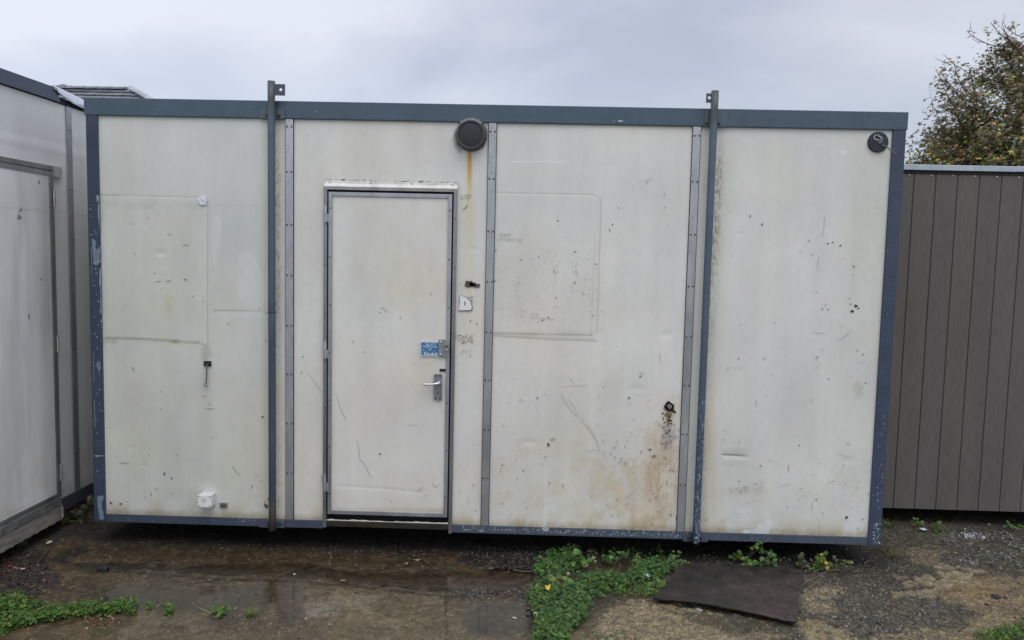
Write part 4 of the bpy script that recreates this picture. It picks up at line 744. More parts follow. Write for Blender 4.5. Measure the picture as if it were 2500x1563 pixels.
# solid roof body and walls
t = Acc(); ye_ = yr-12*run; ze_ = rzz-12*rise; yb_ = yr+12*run; xh = xb+hip*12*run; xlw = xa-hip*12*run
P = [(xlw, ye_, ze_), (xh, ye_, ze_), (xh, yb_, ze_), (xlw, yb_, ze_), (xa, yr, rzz-.03), (xb, yr, rzz-.03)]
t.add([(p[0], p[1], p[2]-.04) for p in P], [(0, 1, 5, 4), (1, 2, 5), (2, 3, 4, 5), (3, 0, 4), (3, 2, 1, 0)], (.05, .052, .06)); t.build('roof', M_tile, house)
t = Acc(); t.box(xlw+.4, xh-.4, ye_+.4, yb_-.4, 0, ze_-.05, (.5, .48, .44)); t.build('wall', M_plastic, house)
for wx in (xlw+1.6, xh-2.6):
    t = Acc(); t.box(wx, wx+1.2, ye_+.37, ye_+.395, 1.0, 2.1, (.6, .6, .6)); wf = t.build('window', M_plastic, house)
    t = Acc(); t.box(wx+.06, wx+1.14, ye_+.36, ye_+.368, 1.06, 2.04, (.03, .035, .04)); t.build('pane', M_glass, wf)
t = Acc(); x = xa
def halfround(t, p, q_, r, c, seg=7):
    p, q_ = Vector(p), Vector(q_); d = (q_-p).normalized(); s_ = d.cross(Vector((0, 0, 1))).normalized(); u_ = s_.cross(d); vs = []
    for e in (p, q_):
        for k in range(seg+1): an = math.pi*k/seg; vs.append(e+s_*r*math.cos(an)+u_*r*.75*math.sin(an))
    t.add(vs, [(k, k+1, seg+2+k, seg+1+k) for k in range(seg)]+[tuple(range(seg+1)), tuple(range(seg+1, 2*seg+2))], c)
while x < xb-.42: halfround(t, (x, yr, rzz+.005), (x+.46, yr, rzz+.018), .12, tuple(np.array((.12, .125, .14))*random.uniform(.9, 1.1))); x += .45
rdg = t.build('ridge_caps', M_tile, house)
t = Acc(); L_ = 12*run*math.sqrt(1+hip*hip+pit*pit); k = 0; n_ = int(L_/.46)
for k in range(n_):
    f0, f1 = k/n_, (k+1.06)/n_; p = Vector((xb+hip*12*run*f0, yr-12*run*f0, rzz-12*rise*f0+.05)); q_ = Vector((xb+hip*12*run*f1, yr-12*run*f1, rzz-12*rise*f1+.035)); halfround(t, p, q_, .125, tuple(np.array((.26, .28, .30))*random.uniform(.9, 1.1)))
t.build('hip_caps', M_tile, house)
t = Acc(); hx = C[0]+(at(156, 206, HY).x-C[0])*sc; t.add([(hx-.5, yr-.15, rzz+.0), (hx+.35, yr-.15, rzz+.0), (hx, yr-.15, rzz+.13), (hx-.5, yr+.15, rzz), (hx+.35, yr+.15, rzz), (hx, yr+.15, rzz+.13)], [(0, 1, 2), (5, 4, 3), (0, 2, 5, 3), (2, 1, 4, 5)], (.22, .23, .26)); t.build('ridge_vent', M_tile, house)
# ================================================================== maple behind the shed
TY = 4.4
tree = empty('maple_tree', (6.35, TY, 0)); tag(tree, 'bushy maple with olive and rust-tinged leaves and bare twigs rising behind the boarded shed', 'tree')
tc_ = Vector((6.35, TY, 2.75)); rad = Vector((1.95, 1.8, 1.75)); tr = random.Random(11); br = Acc(); lf = Acc()
br.tube([(6.35, TY, -.02), (6.38, TY+.02, .7), (6.30, TY, 1.3)], .12, (.16, .14, .12), 10, .085)
def leaf(acc, p, s, d, c):
    """five-lobed flat leaf"""
    n_ = d.normalized(); a = n_.cross(Vector((tr.uniform(-1, 1), tr.uniform(-1, 1), tr.uniform(-1, 1)))); 
    if a.length < .1: a = Vector((1, 0, 0))
    a.normalize(); b_ = n_.cross(a); pts = []
    for k in range(5):
        an = R(-20+k*55); l = s*(1 if k == 2 else .85 if k in (1, 3) else .6)
        an0 = an-R(27); pts.append(p+a*math.cos(an0)*s*.30+b_*math.sin(an0)*s*.30); pts.append(p+a*math.cos(an)*l+b_*math.sin(an)*l+n_*(-.15*s))
    pts.append(p+a*math.cos(R(227))*s*.3+b_*math.sin(R(227))*s*.3); pts.append(p-(a+b_)*.01)
    acc.ngon(pts, c)
def lcol(p):
    y = max(0, min(1, (5.35-p.x)/.9))*max(0, min(1, (3.3-p.z)/.8)); r = tr.random()
    if r < .10+.55*y: c = (.32, .33, .08)
    elif r < .20+.55*y: c = (.26, .13, .06)
    elif r < .55: c = (.150, .128, .066)
    elif r < .8: c = (.085, .100, .045)
    else: c = (.17, .145, .09)
    k = tr.uniform(.85, 1.6); return (c[0]*k, c[1]*k, c[2]*k)
ends = []
for k in range(420):
    th = tr.uniform(0, 2*math.pi); cz = tr.uniform(-.55, 1); s = math.sqrt(1-cz*cz); rr = tr.uniform(.45, 1.0)*(.82+.36*float(fbm(np.array([th*1.3+3]), np.array([cz*2.2]), 7, 2)[0]))
    e = tc_+Vector((rad.x*s*math.cos(th)*rr, rad.y*s*math.sin(th)*rr, rad.z*cz*rr)); ends.append((e, rr))
limbs = []
for k in range(11):
    th = k*2*math.pi/11+tr.uniform(-.2, .2); cz = tr.uniform(.1, .95); s = math.sqrt(1-cz*cz); b0 = Vector((6.32, TY, tr.uniform(.9, 1.5))); e = tc_+Vector((rad.x*s*math.cos(th)*.6, rad.y*s*math.sin(th)*.6, rad.z*cz*.6)); m_ = b0.lerp(e, .5)+Vector((tr.uniform(-.1, .1), tr.uniform(-.1, .1), -.1)); pts = [Vector(p) for p in curve_pts([tuple(b0), tuple(m_), tuple(e)], 5)]; br.tube(pts, .05, (.15, .13, .11), 6, .018); limbs += pts[3:]
for e, rr in ends:
    b0 = min(limbs, key=lambda q_: (q_-e).length+tr.random()*.2); m_ = b0.lerp(e, .5)+Vector((tr.uniform(-.08, .08), tr.uniform(-.08, .08), tr.uniform(-.02, .10)))
    pts = [Vector(p) for p in curve_pts([tuple(b0), tuple(m_), tuple(e)], 4)]; br.tube(pts, .011, (.14, .11, .095), 4, .003, cap=False)
    out = (e-tc_).normalized()
    for j in range(165 if e.x < 6.7 else 60):
        f = tr.random()**.6; i_ = min(int(f*(len(pts)-1)), len(pts)-2); q_ = pts[i_].lerp(pts[i_+1], tr.random()); q_ = q_+Vector((tr.gauss(0, .10), tr.gauss(0, .10), tr.gauss(-.02, .07))); 
        leaf(lf, q_, tr.uniform(.030, .054), Vector((tr.gauss(0, .5)+out.x*.5, tr.gauss(0, .5)+out.y*.5, tr.uniform(.3, 1.3))), lcol(q_))
# sprays and bare twigs that break the outline on the left
def twig(pts, r0, leaves, yo=0, n=8):
    P = [at(u, v, TY+yo) for u, v in pts]; P = [Vector(p) for p in curve_pts([tuple(p) for p in P], 5)]; br.tube(P, r0, (.13, .105, .10), 5, r0*.35, cap=False)
    for i_ in range(3, len(P)-1, 3):
        q_ = P[i_]+Vector((tr.uniform(-.1, .02), tr.uniform(-.1, .1), tr.uniform(.04, .16))); br.tube([P[i_], P[i_].lerp(q_, .6)+Vector((.01, 0, -.01)), q_], r0*.5, (.13, .105, .10), 4, r0*.2, cap=False)
    for j in range(int(leaves*1.8)):
        q_ = P[int(tr.random()**.7*(len(P)-1))]+Vector((tr.gauss(0, .055), tr.gauss(0, .06), tr.gauss(-.02, .05))); leaf(lf, q_, tr.uniform(.024, .046), Vector((tr.gauss(0, .5), tr.gauss(0, .5), 1)), lcol(q_))
twig([(2440, 150), (2390, 112), (2345, 108), (2300, 88), (2283, 72)], .008, 12); twig([(2450, 180), (2400, 115), (2362, 80), (2340, 55)], .008, 10); twig([(2440, 90), (2405, 85), (2372, 62)], .007, 0); twig([(2430, 140), (2395, 120), (2370, 66), (2366, 56)], .006, 4)
twig([(2400, 260), (2330, 205), (2290, 175), (2245, 147)], .008, 30); twig([(2380, 270), (2300, 230), (2265, 190), (2250, 148), (2225, 152)], .008, 26); twig([(2370, 290), (2290, 250), (2240, 205), (2216, 188)], .007, 40); twig([(2330, 250), (2280, 225), (2225, 190), (2214, 170)], .006, 26)
twig([(2400, 400), (2280, 350), (2225, 300), (2210, 262), (2200, 255)], .007, 46); twig([(2390, 420), (2270, 385), (2200, 345), (2190, 320)], .007, 85); twig([(2350, 420), (2240, 390), (2180, 378), (2160, 384)], .007, 110); twig([(2350, 400), (2240, 360), (2195, 335)], .007, 90, -.2); twig([(2320, 400), (2250, 320), (2215, 312)], .006, 70)
twig([(2360, 400), (2230, 376), (2182, 370), (2152, 378)], .006, 80, .2); twig([(2380, 330), (2300, 290), (2255, 260), (2240, 262)], .007, 70); twig([(2400, 240), (2360, 180), (2330, 130)], .008, 200); twig([(2420, 230), (2390, 160), (2350, 112)], .008, 240, .2); twig([(2440, 240), (2370, 200), (2310, 180)], .007, 200); twig([(2420, 200), (2400, 130), (2380, 100)], .006, 160)
br.build('trunk', M_bark, tree); lf.build('crown', M_tree, tree)
# ================================================================== ground
gx = np.concatenate([-3.3-np.array([1500, 500, 160, 60, 24, 10, 4.5, 2, .9, .4, .15]), np.arange(-3.3, 4.3, .0065), 4.3+np.array([.15, .4, .9, 2, 4.5, 10, 24, 60, 160, 500, 1500])])
gy = np.concatenate([-1.5-np.array([1500, 500, 160, 60, 24, 10, 4.5, 2, .9, .4, .15]), np.arange(-1.5, 1.5, .0065), 1.5+np.array([.15, .4, .9, 2, 4.5, 10, 24, 60, 160, 500, 1500])])
X, Y = np.meshgrid(gx, gy, indexing='ij'); U, V = proj(X, Y, np.zeros_like(X))
n1 = fbm(X*1.5, Y*2.2, 0, 4); n2 = fbm(X*7, Y*9, 2, 4); n3 = fbm(X*28, Y*34, 5, 4); n4 = fbm(X*90, Y*100, 7, 3); sp = vn(X*150, Y*150, 9); sp2 = vn(X*75, Y*75, 10)
film = np.zeros(X.shape); c = np.empty(X.shape+(3,)); c[:] = (.072, .056, .034); rg = np.full(X.shape, .42); h = (n1-.5)*.012+(n2-.5)*.004
def gm(m, k, r=None):
    global c, rg
    m = np.clip(m, 0, 1); 
    if k is not None: c = c*(1-m[..., None])+np.array(k)*m[..., None]
    if r is not None: rg = rg*(1-m)+r*m
PM = lambda pts, s, nz=n2, a=0: polymask(U, V, pts, s, nz, a)
# damp, silty slab close to the wall
gm(ss(.38, .62, n1), (.060, .052, .037), .30); gm(ss(.5, .72, n2)*.6, (.10, .078, .048)); gm(ss(1372, 1330, V)*ss(.35, .6, n2)*.55, (.070, .046, .024), .33)
# dry, paler slab in the middle foreground
dry = PM([(330, 1415), (470, 1380), (700, 1372), (900, 1392), (1060, 1405), (1100, 1425), (1110, 1500), (1250, 1512), (1400, 1530), (1400, 1700), (300, 1700), (300, 1500)], 14, n2, 40)
gm(dry*.85, (.100, .083, .055), .5); gm(dry*ss(.45, .7, n2)*.8, (.145, .122, .085), .6); gm(dry*ss(.5, .68, n3)*.55, (.075, .060, .038), .5); gm(PM([(330, 1470), (620, 1440), (760, 1470), (800, 1560), (300, 1560)], 20, n2, 50)*.6, (.060, .052, .038), .5); gm(blob(U, V, 760, 1440, 60, 26, .8, n2, .8)*.5, (.20, .20, .21), .5)
# slab edge line and cracks
edge = [(115, 1318), (200, 1334), (330, 1352), (520, 1366), (700, 1372), (860, 1384), (1000, 1402), (1100, 1410)]
d = poly_d(U, V, edge); gm(ss(5, 1, d+(n3-.5)*6)*.75, (.025, .021, .016), .35); h -= .004*ss(7, 0, d)
gm(PM([(60, 1330), (330, 1350), (700, 1370), (1100, 1408), (1250, 1400), (1250, 1340), (1060, 1350), (700, 1335), (300, 1330)], 8, n2, 22)*.8, (.034, .030, .024), .06); film = np.maximum(film, PM([(60, 1330), (330, 1350), (700, 1370), (1100, 1408), (1250, 1400), (1250, 1340), (1060, 1350), (700, 1335), (300, 1330)], 8, n2, 22)*.8)      # thin film of water
for pts, w, k in [([(1051, 1372), (1052, 1420), (1054, 1512)], 2.2, .75), ([(925, 1292), (955, 1306), (985, 1320), (1010, 1335), (1040, 1352)], 2.6, .85), ([(985, 1320), (960, 1325)], 2, .5), ([(240, 1390), (246, 1440), (250, 1512)], 2, .25), ([(1052, 1420), (1000, 1430), (960, 1432)], 1.8, .5)]:
    d = poly_d(U, V, curve_pts(pts, 5)); gm(ss(w+1, .4, d+(n3-.5)*4)*k, (.02, .017, .013)); h -= .006*ss(w+2, 0, d)
# mud and leaf mould left
mud = PM([(-400, 1250), (60, 1270), (110, 1302), (128, 1345), (140, 1375), (110, 1405), (60, 1425), (-400, 1440)], 7, n2, 26); gm(mud, (.028, .021, .020), .45); h += mud*(n3-.35)*.018
gm(PM([(-300, 1180), (120, 1240), (230, 1225), (250, 1262), (150, 1290), (60, 1300), (-300, 1330)], 10, n2, 30), (.018, .017, .012), .8)
gm(PM([(140, 1300), (200, 1290), (215, 1300), (150, 1330), (118, 1330)], 4, n2, 14)*.8, (.018, .015, .012))
gm(blob(U, V, 215, 1400, 34, 60, .8, n2, .8)*.55, (.045, .040, .034), .28)
# black silt, then the puddles, centre right
silt = PM([(1085, 1283), (1240, 1285), (1300, 1300), (1270, 1345), (1200, 1352), (1120, 1342), (1080, 1310)], 5, n2, 24); gm(silt, (.022, .017, .015), .5); h += silt*(n3-.35)*.016
gm(PM([(1060, 1392), (1130, 1385), (1230, 1392), (1240, 1412), (1190, 1424), (1120, 1418), (1070, 1405)], 4, n2, 18)*ss(.42, .55, n3), (.020, .017, .015), .5)
pud = PM([(1040, 1352), (1110, 1348), (1190, 1357), (1260, 1350), (1262, 1372), (1150, 1390), (1060, 1388)], 5, n2, 9); gm(pud*.9, (.055, .043, .032), .06); h = h*(1-pud)
pud2 = PM([(1100, 1428), (1190, 1418), (1250, 1420), (1240, 1490), (1190, 1508), (1105, 1500), (1090, 1460)], 8, n2, 12); gm(pud2*.92, (.040, .038, .035), .10); h = h*(1-pud2)
pud3 = PM([(250, 1395), (420, 1392), (560, 1385), (640, 1376), (640, 1440), (540, 1470), (330, 1440), (240, 1430)], 14, n2, 30); gm(pud3*.9, (.036, .031, .025), .05); film = np.maximum(film, pud3)
pud4 = PM([(640, 1372), (720, 1376), (720, 1470), (650, 1480)], 8, n2, 14); gm(pud4*.8, (.040, .033, .025), .07); film = np.maximum(film, pud4); film = np.maximum(film, np.maximum(pud, pud2)); pud5 = PM([(560, 1360), (900, 1380), (980, 1400), (900, 1420), (640, 1440), (560, 1470), (300, 1500), (260, 1440), (450, 1380)], 20, n2, 70)*.7; gm(pud5*.8, None, .09); film = np.maximum(film, pud5)
# broken, mossy concrete on the right
rt = PM([(1500, 1290), (1640, 1300), (2080, 1200), (2900, 1150), (2900, 1800), (1380, 1800), (1480, 1430), (1560, 1390)], 12, n2, 30)
gm(rt, (.034, .033, .022), .62); h += rt*((n3-.5)*.012+(n4-.5)*.006); gm(rt*ss(.5, .66, n2)*.8, (.030, .031, .018), .7); gm(rt*ss(.56, .7, sp)*.6, (.13, .12, .105)); gm(rt*ss(.60, .72, sp2)*.5, (.085, .078, .065))
for pts, k in [([(1400, 1500), (1440, 1440), (1500, 1420), (1600, 1432), (1700, 1450), (1760, 1490), (1740, 1530), (1600, 1600), (1400, 1600)], (.20, .172, .118)), ([(1900, 1398), (1950, 1388), (1990, 1405), (1950, 1420), (1905, 1412)], (.20, .18, .135)), ([(1745, 1490), (1800, 1488), (1880, 1502), (1840, 1512), (1760, 1508)], (.18, .15, .10)),
               ([(1885, 1400), (1960, 1420), (1985, 1445), (1905, 1450)], (.16, .145, .11)), ([(1882, 1462), (1940, 1470), (2000, 1490), (2060, 1512), (1950, 1530), (1880, 1500)], (.20, .17, .11)), ([(2215, 1372), (2300, 1358), (2420, 1362), (2600, 1380), (2600, 1490), (2420, 1480), (2330, 1450), (2240, 1420), (2190, 1400)], (.155, .118, .075)),
               ([(2060, 1500), (2160, 1490), (2330, 1480), (2360, 1512), (2360, 1600), (2050, 1600)], (.15, .125, .08)), ([(2250, 1385), (2330, 1378), (2370, 1400), (2330, 1425), (2260, 1412)], (.19, .135, .06)), ([(2140, 1290), (2230, 1300), (2220, 1335), (2150, 1330)], (.10, .090, .062)), ([(2280, 1460), (2360, 1450), (2400, 1475), (2300, 1490)], (.16, .13, .085))]:
    mm_ = polymask(U, V, pts, 4, n3*.6+n2*.4, 24); gm(mm_*.95, tuple(q_*f_ for q_, f_ in zip(k, (1.12, 1.12, 1.10))), .7); gm(mm_*ss(.50, .62, n3)*.8, (.050, .042, .028)); gm(mm_*ss(.52, .66, n4)*.6, (.060, .050, .034)); gm(mm_*ss(.6, .75, sp)*.5, (.27, .24, .18)); h += mm_*.004
# cracked plates of the old slab
for pts in [[(2150, 1366), (2190, 1356), (2208, 1366), (2212, 1380), (2195, 1388), (2170, 1382)], [(2212, 1352), (2250, 1348), (2300, 1356), (2290, 1368), (2230, 1370)], [(2206, 1372), (2240, 1372), (2270, 1380), (2230, 1394), (2208, 1392)], [(2128, 1378), (2150, 1372), (2166, 1382), (2150, 1390), (2132, 1388)], [(2200, 1332), (2240, 1336), (2262, 1346), (2230, 1346), (2204, 1340)], [(2100, 1402), (2150, 1394), (2162, 1408), (2110, 1414)], [(2160, 1396), (2210, 1394), (2212, 1412), (2170, 1412)], [(2258, 1340), (2310, 1344), (2330, 1352), (2290, 1352)], [(2105, 1362), (2140, 1360), (2148, 1366), (2116, 1370)], [(2266, 1378), (2296, 1374), (2318, 1382), (2280, 1392)], [(1830, 1300+8), (1870, 1305), (1880, 1318), (1840, 1320)]]:
    mm_ = polymask(U, V, pts, 1.8, n3, 4); gm(mm_*.97, (.185, .166, .120), .75); h += mm_*.010
moss = PM([(2260, 1345), (2340, 1350), (2420, 1362), (2600, 1370), (2600, 1350), (2400, 1345), (2300, 1335)], 5, n2, 14); gm(moss*.8, (.035, .037, .012), .8)
gm(PM([(1400, 1340), (1560, 1370), (1490, 1405), (1420, 1440), (1300, 1500), (1240, 1500), (1250, 1330)], 14, n2, 30)*.9, (.026, .024, .014), .7)
gm(PM([(1560, 1440), (1700, 1455), (1880, 1485), (1900, 1512), (1740, 1500), (1600, 1455)], 8, n2, 20)*.8, (.032, .034, .018), .7)
gm(PM([(1270, 1275), (1640, 1290), (2100, 1290), (2100, 1330), (1900, 1345), (1600, 1330), (1270, 1330)], 10, n2, 16)*.85, (.024, .021, .015), .8)
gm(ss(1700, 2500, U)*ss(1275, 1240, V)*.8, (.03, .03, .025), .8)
under = ss(-.10, .10, Y+(n2-.5)*.12)*ss(-2.55, -2.35, X)*ss(2.5, 2.35, X); gm(under*.97, (.006, .005, .004), .8)  # shade under the cabin painted near-black into the ground colour
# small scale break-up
c *= (.42+.92*n3)[..., None]; c *= (.60+.7*n4)[..., None]; c *= (1-.35*ss(-.5, -.05, Y)*ss(2.7, 2.4, np.abs(X)))[..., None]*np.array([1, .95, .86])  # last factor: contact shade along the cabin wall painted in
gm(ss(.86, .93, vn(X*110+7, Y*110, 12))*(rg > .25)*.55, (.26, .24, .20)); gm(ss(.88, .95, vn(X*70, Y*70+3, 13))*.6, (.018, .015, .012))
c = c*np.array([1.20, 1.13, 1.02]); h += (n4-.5)*.0025*np.clip(rg*2-.4, 0, 1)+(n3-.5)*.003*np.clip(rg*2-.5, 0, 1)
film = ss(.25, .7, film); h = h*(1-.96*film); h = h*ss(8, 3, np.abs(X))*ss(6, 2.5, np.abs(Y)); far = ss(5, 14, np.hypot(X, Y)); gm(far, (.09, .09, .07), .8)
rg = np.clip(rg+(n2-.5)*.22*np.clip(rg*3-.3, 0, 1), .04, .95); rg = rg*(1-film)+np.minimum(rg, .07+.12*ss(.4, .7, n3))*film
def hgt(x, y):
    i_ = np.clip(np.searchsorted(gx, x), 0, len(gx)-1); j_ = np.clip(np.searchsorted(gy, y), 0, len(gy)-1); return float(h[i_, j_])
v = np.stack([X, Y, h], -1).reshape(-1, 3); ny = len(gy); i, j = np.meshgrid(np.arange(len(gx)-1), np.arange(ny-1), indexing='ij'); a = i*ny+j
q = np.stack([a, a+ny, a+ny+1, a+1], -1).reshape(-1, 4)
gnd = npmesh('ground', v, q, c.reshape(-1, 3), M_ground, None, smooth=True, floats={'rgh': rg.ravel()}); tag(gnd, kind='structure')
# ================================================================== gravel and litter
ico = [(0, 0, -1), (.72, -.53, -.45), (-.28, -.85, -.45), (-.89, 0, -.45), (-.28, .85, -.45), (.72, .53, -.45), (.28, -.85, .45), (-.72, -.53, .45), (-.72, .53, .45), (.28, .85, .45), (.89, 0, .45), (0, 0, 1)]
icf = [(0, 1, 2), (1, 0, 5), (0, 2, 3), (0, 3, 4), (0, 4, 5), (1, 5, 10), (2, 1, 6), (3, 2, 7), (4, 3, 8), (5, 4, 9), (1, 10, 6), (2, 6, 7), (3, 7, 8), (4, 8, 9), (5, 9, 10), (6, 10, 11), (7, 6, 11), (8, 7, 11), (9, 8, 11), (10, 9, 11)]
def rock(acc, x, y, s, c, fl=.6, z=None, rnd=random):
    a = rnd.uniform(0, 6.28); ca, sa = math.cos(a), math.sin(a); e = rnd.uniform(.7, 1.5); z = hgt(x, y) if z is None else z; vs = []
    for p in ico:
        k = rnd.uniform(.75, 1.25); px, py, pz = p[0]*k*e, p[1]*k, p[2]*k*fl; vs.append((x+(px*ca-py*sa)*s, y+(px*sa+py*ca)*s, z+pz*s+s*fl*.35))
    acc.add(vs, icf, c)
gr = Acc()
for (poly, n, s0, s1, cols) in [
    ([(1890, 1400), (2120, 1300), (2500, 1250), (2560, 1530), (1880, 1530)], 5200, .0018, .0065, [(.06, .058, .052), (.10, .095, .085), (.15, .14, .125), (.035, .034, .032), (.22, .21, .19), (.09, .07, .05)]),
    ([(2200, 1255), (2460, 1250), (2460, 1350), (2260, 1340)], 2300, .002, .012, [(.05, .048, .044), (.085, .082, .076), (.12, .115, .105), (.03, .03, .028), (.17, .165, .15)]),
    ([(1960, 1430), (2150, 1450), (2200, 1512), (1940, 1512)], 700, .002, .010, [(.05, .048, .042), (.085, .08, .072), (.13, .125, .115), (.03, .028, .025)]),
    ([(1880, 1290), (2140, 1300), (2160, 1400), (1900, 1400)], 1000, .002, .006, [(.05, .045, .035), (.10, .09, .07), (.2, .19, .16)]),
    ([(1420, 1430), (1880, 1480), (1880, 1530), (1380, 1530)], 1300, .0015, .005, [(.09, .08, .06), (.2, .18, .14), (.26, .23, .17), (.05, .045, .035)]),
    ([(60, 1300), (1200, 1340), (1230, 1530), (0, 1530)], 800, .001, .0035, [(.06, .05, .035), (.10, .085, .06), (.17, .15, .11), (.03, .025, .02), (.05, .04, .03)]),
    ([(0, 1300), (140, 1310), (140, 1400), (0, 1440)], 350, .002, .006, [(.04, .03, .03), (.08, .07, .06), (.02, .02, .02)]),
    ([(1090, 1290), (1270, 1290), (1260, 1345), (1110, 1345)], 420, .002, .009, [(.025, .02, .018), (.04, .034, .03), (.07, .055, .05), (.012, .01, .009)])]:
    us = [p[0] for p in poly]; vs_ = [p[1] for p in poly]; k = 0
    while k < n:
        u = random.uniform(min(us), max(us)); vv = random.uniform(min(vs_), max(vs_))
        if not inpoly(np.array([u]), np.array([vv]), poly)[0]: k += .2; continue
        k += 1; p = G(u, vv)
        if float(fbm(np.array([p.x*6]), np.array([p.y*6]), 3, 2)[0]) < .30+.3*random.random(): continue
        if p.x > .8 and c[min(np.searchsorted(gx, p.x), len(gx)-1), min(np.searchsorted(gy, p.y), len(gy)-1), 0] > .085 and random.random() < .8: continue
        s = s0+(s1-s0)*random.random()**2.5; cc = random.choice(cols); kk = random.uniform(.8, 1.25); rock(gr, p.x, p.y, s, tuple(x*kk for x in cc))
tag(gr.build('gravel', M_stone), kind='stuff', label='loose stone chippings and grit strewn over the yard', cat='gravel')
def leafbit(acc, x, y, z, s, c, tilt=.4, rnd=random):
    a = rnd.uniform(0, 6.28); n_ = Vector((rnd.gauss(0, tilt), rnd.gauss(0, tilt), 1)).normalized(); t1 = n_.cross(Vector((math.cos(a), math.sin(a), 0))).normalized(); t2 = n_.cross(t1); o = Vector((x, y, z)); w = rnd.uniform(.35, .6)
    acc.ngon([o-t1*s, o-t1*s*.4+t2*s*w*.8+n_*s*.1, o+t1*s*.4+t2*s*w*.7+n_*s*.1, o+t1*s, o+t1*s*.4-t2*s*w*.7+n_*s*.1, o-t1*s*.4-t2*s*w*.8+n_*s*.1], c)
lt_ = Acc()
for poly, n, cols, s1 in [([(0, 1330), (120, 1330), (130, 1390), (60, 1425), (0, 1440)], 260, [(.05, .035, .03), (.09, .05, .035), (.03, .024, .024), (.14, .09, .07)], .016), ([(205, 1438), (262, 1432), (270, 1470), (205, 1485)], 150, [(.20, .11, .06), (.28, .17, .10), (.14, .07, .045), (.33, .25, .12)], .014), ([(1100, 1290), (1290, 1290), (1270, 1345), (1130, 1345)], 420, [(.035, .03, .028), (.06, .05, .045), (.11, .085, .075), (.09, .06, .05)], .014), ([(1070, 1390), (1240, 1390), (1240, 1420), (1090, 1418)], 150, [(.04, .035, .03), (.10, .09, .07), (.16, .14, .11)], .012), ([(1420, 1310), (1560, 1320), (1500, 1365), (1360, 1360)], 260, [(.05, .04, .03), (.09, .07, .05), (.14, .11, .07)], .012), ([(150, 1280), (1250, 1300), (1250, 1512), (100, 1512)], 130, [(.15, .12, .08), (.30, .27, .2), (.05, .04, .03), (.12, .08, .05)], .011), ([(1900, 1290), (2100, 1300), (2200, 1512), (1900, 1500)], 160, [(.15, .13, .09), (.25, .22, .16), (.08, .06, .04)], .010)]:
    us = [p[0] for p in poly]; vs_ = [p[1] for p in poly]; k = 0
    while k < n:
        u = random.uniform(min(us), max(us)); vv = random.uniform(min(vs_), max(vs_)); k += 1
        if not inpoly(np.array([u]), np.array([vv]), poly)[0]: continue
        p = G(u, vv); kk = random.uniform(.7, 1.3); cc = random.choice(cols); leafbit(lt_, p.x, p.y, hgt(p.x, p.y)+.004, random.uniform(.004, s1), tuple(x*kk for x in cc))
tag(lt_.build('leaf_litter', M_leaf), kind='stuff', label='dead leaves and crumbs of bark scattered on the wet concrete', cat='leaf litter')
# ================================================================== greenery
def gcol(rnd, kind=0):
    r = rnd.random(); k = rnd.uniform(.6, 1.55)
    if kind == 0: base = (.036, .090, .020) if r < .5 else (.055, .125, .026) if r < .82 else (.09, .16, .032) if r < .97 else (.17, .15, .03)
    elif kind == 1: base = (.072, .140, .022) if r < .5 else (.042, .098, .018) if r < .85 else (.13, .16, .035)
    else: base = (.035, .060, .020) if r < .5 else (.065, .08, .026) if r < .8 else (.10, .075, .035)
    return tuple(x*k for x in base)
def trefoil(acc, x, y, z, s, c, rnd):
    a = rnd.uniform(0, 6.28); n_ = Vector((rnd.gauss(0, .35), rnd.gauss(-.25, .35), 1)).normalized(); e1 = n_.cross(Vector((0, 1, 0))).normalized(); e2 = n_.cross(e1); o = Vector((x, y, z))
    for k in range(3):
        an = a+k*2.094; d_ = e1*math.cos(an)+e2*math.sin(an); s_ = e1*-math.sin(an)+e2*math.cos(an); kk = rnd.uniform(.85, 1.15)
        acc.ngon([o+n_*0, o+d_*s*.45+s_*s*.42+n_*s*.12, o+d_*s*.9+s_*s*.34+n_*s*.1, o+d_*s*.95+n_*s*.02, o+d_*s*.9-s_*s*.34+n_*s*.1, o+d_*s*.45-s_*s*.42+n_*s*.12], tuple(v_*kk for v_ in c))
def inside(poly, n, rnd):
    us = [p[0] for p in poly]; vs_ = [p[1] for p in poly]; out = []
    while len(out) < n:
        m_ = 400; uu = np.array([rnd.uniform(min(us), max(us)) for _ in range(m_)]); v2 = np.array([rnd.uniform(min(vs_), max(vs_)) for _ in range(m_)]); ok = inpoly(uu, v2, poly)
        out += [(a, b_) for a, b_, o_ in zip(uu, v2, ok) if o_]
    return out[:n]
r2 = random.Random(5); cl = Acc()
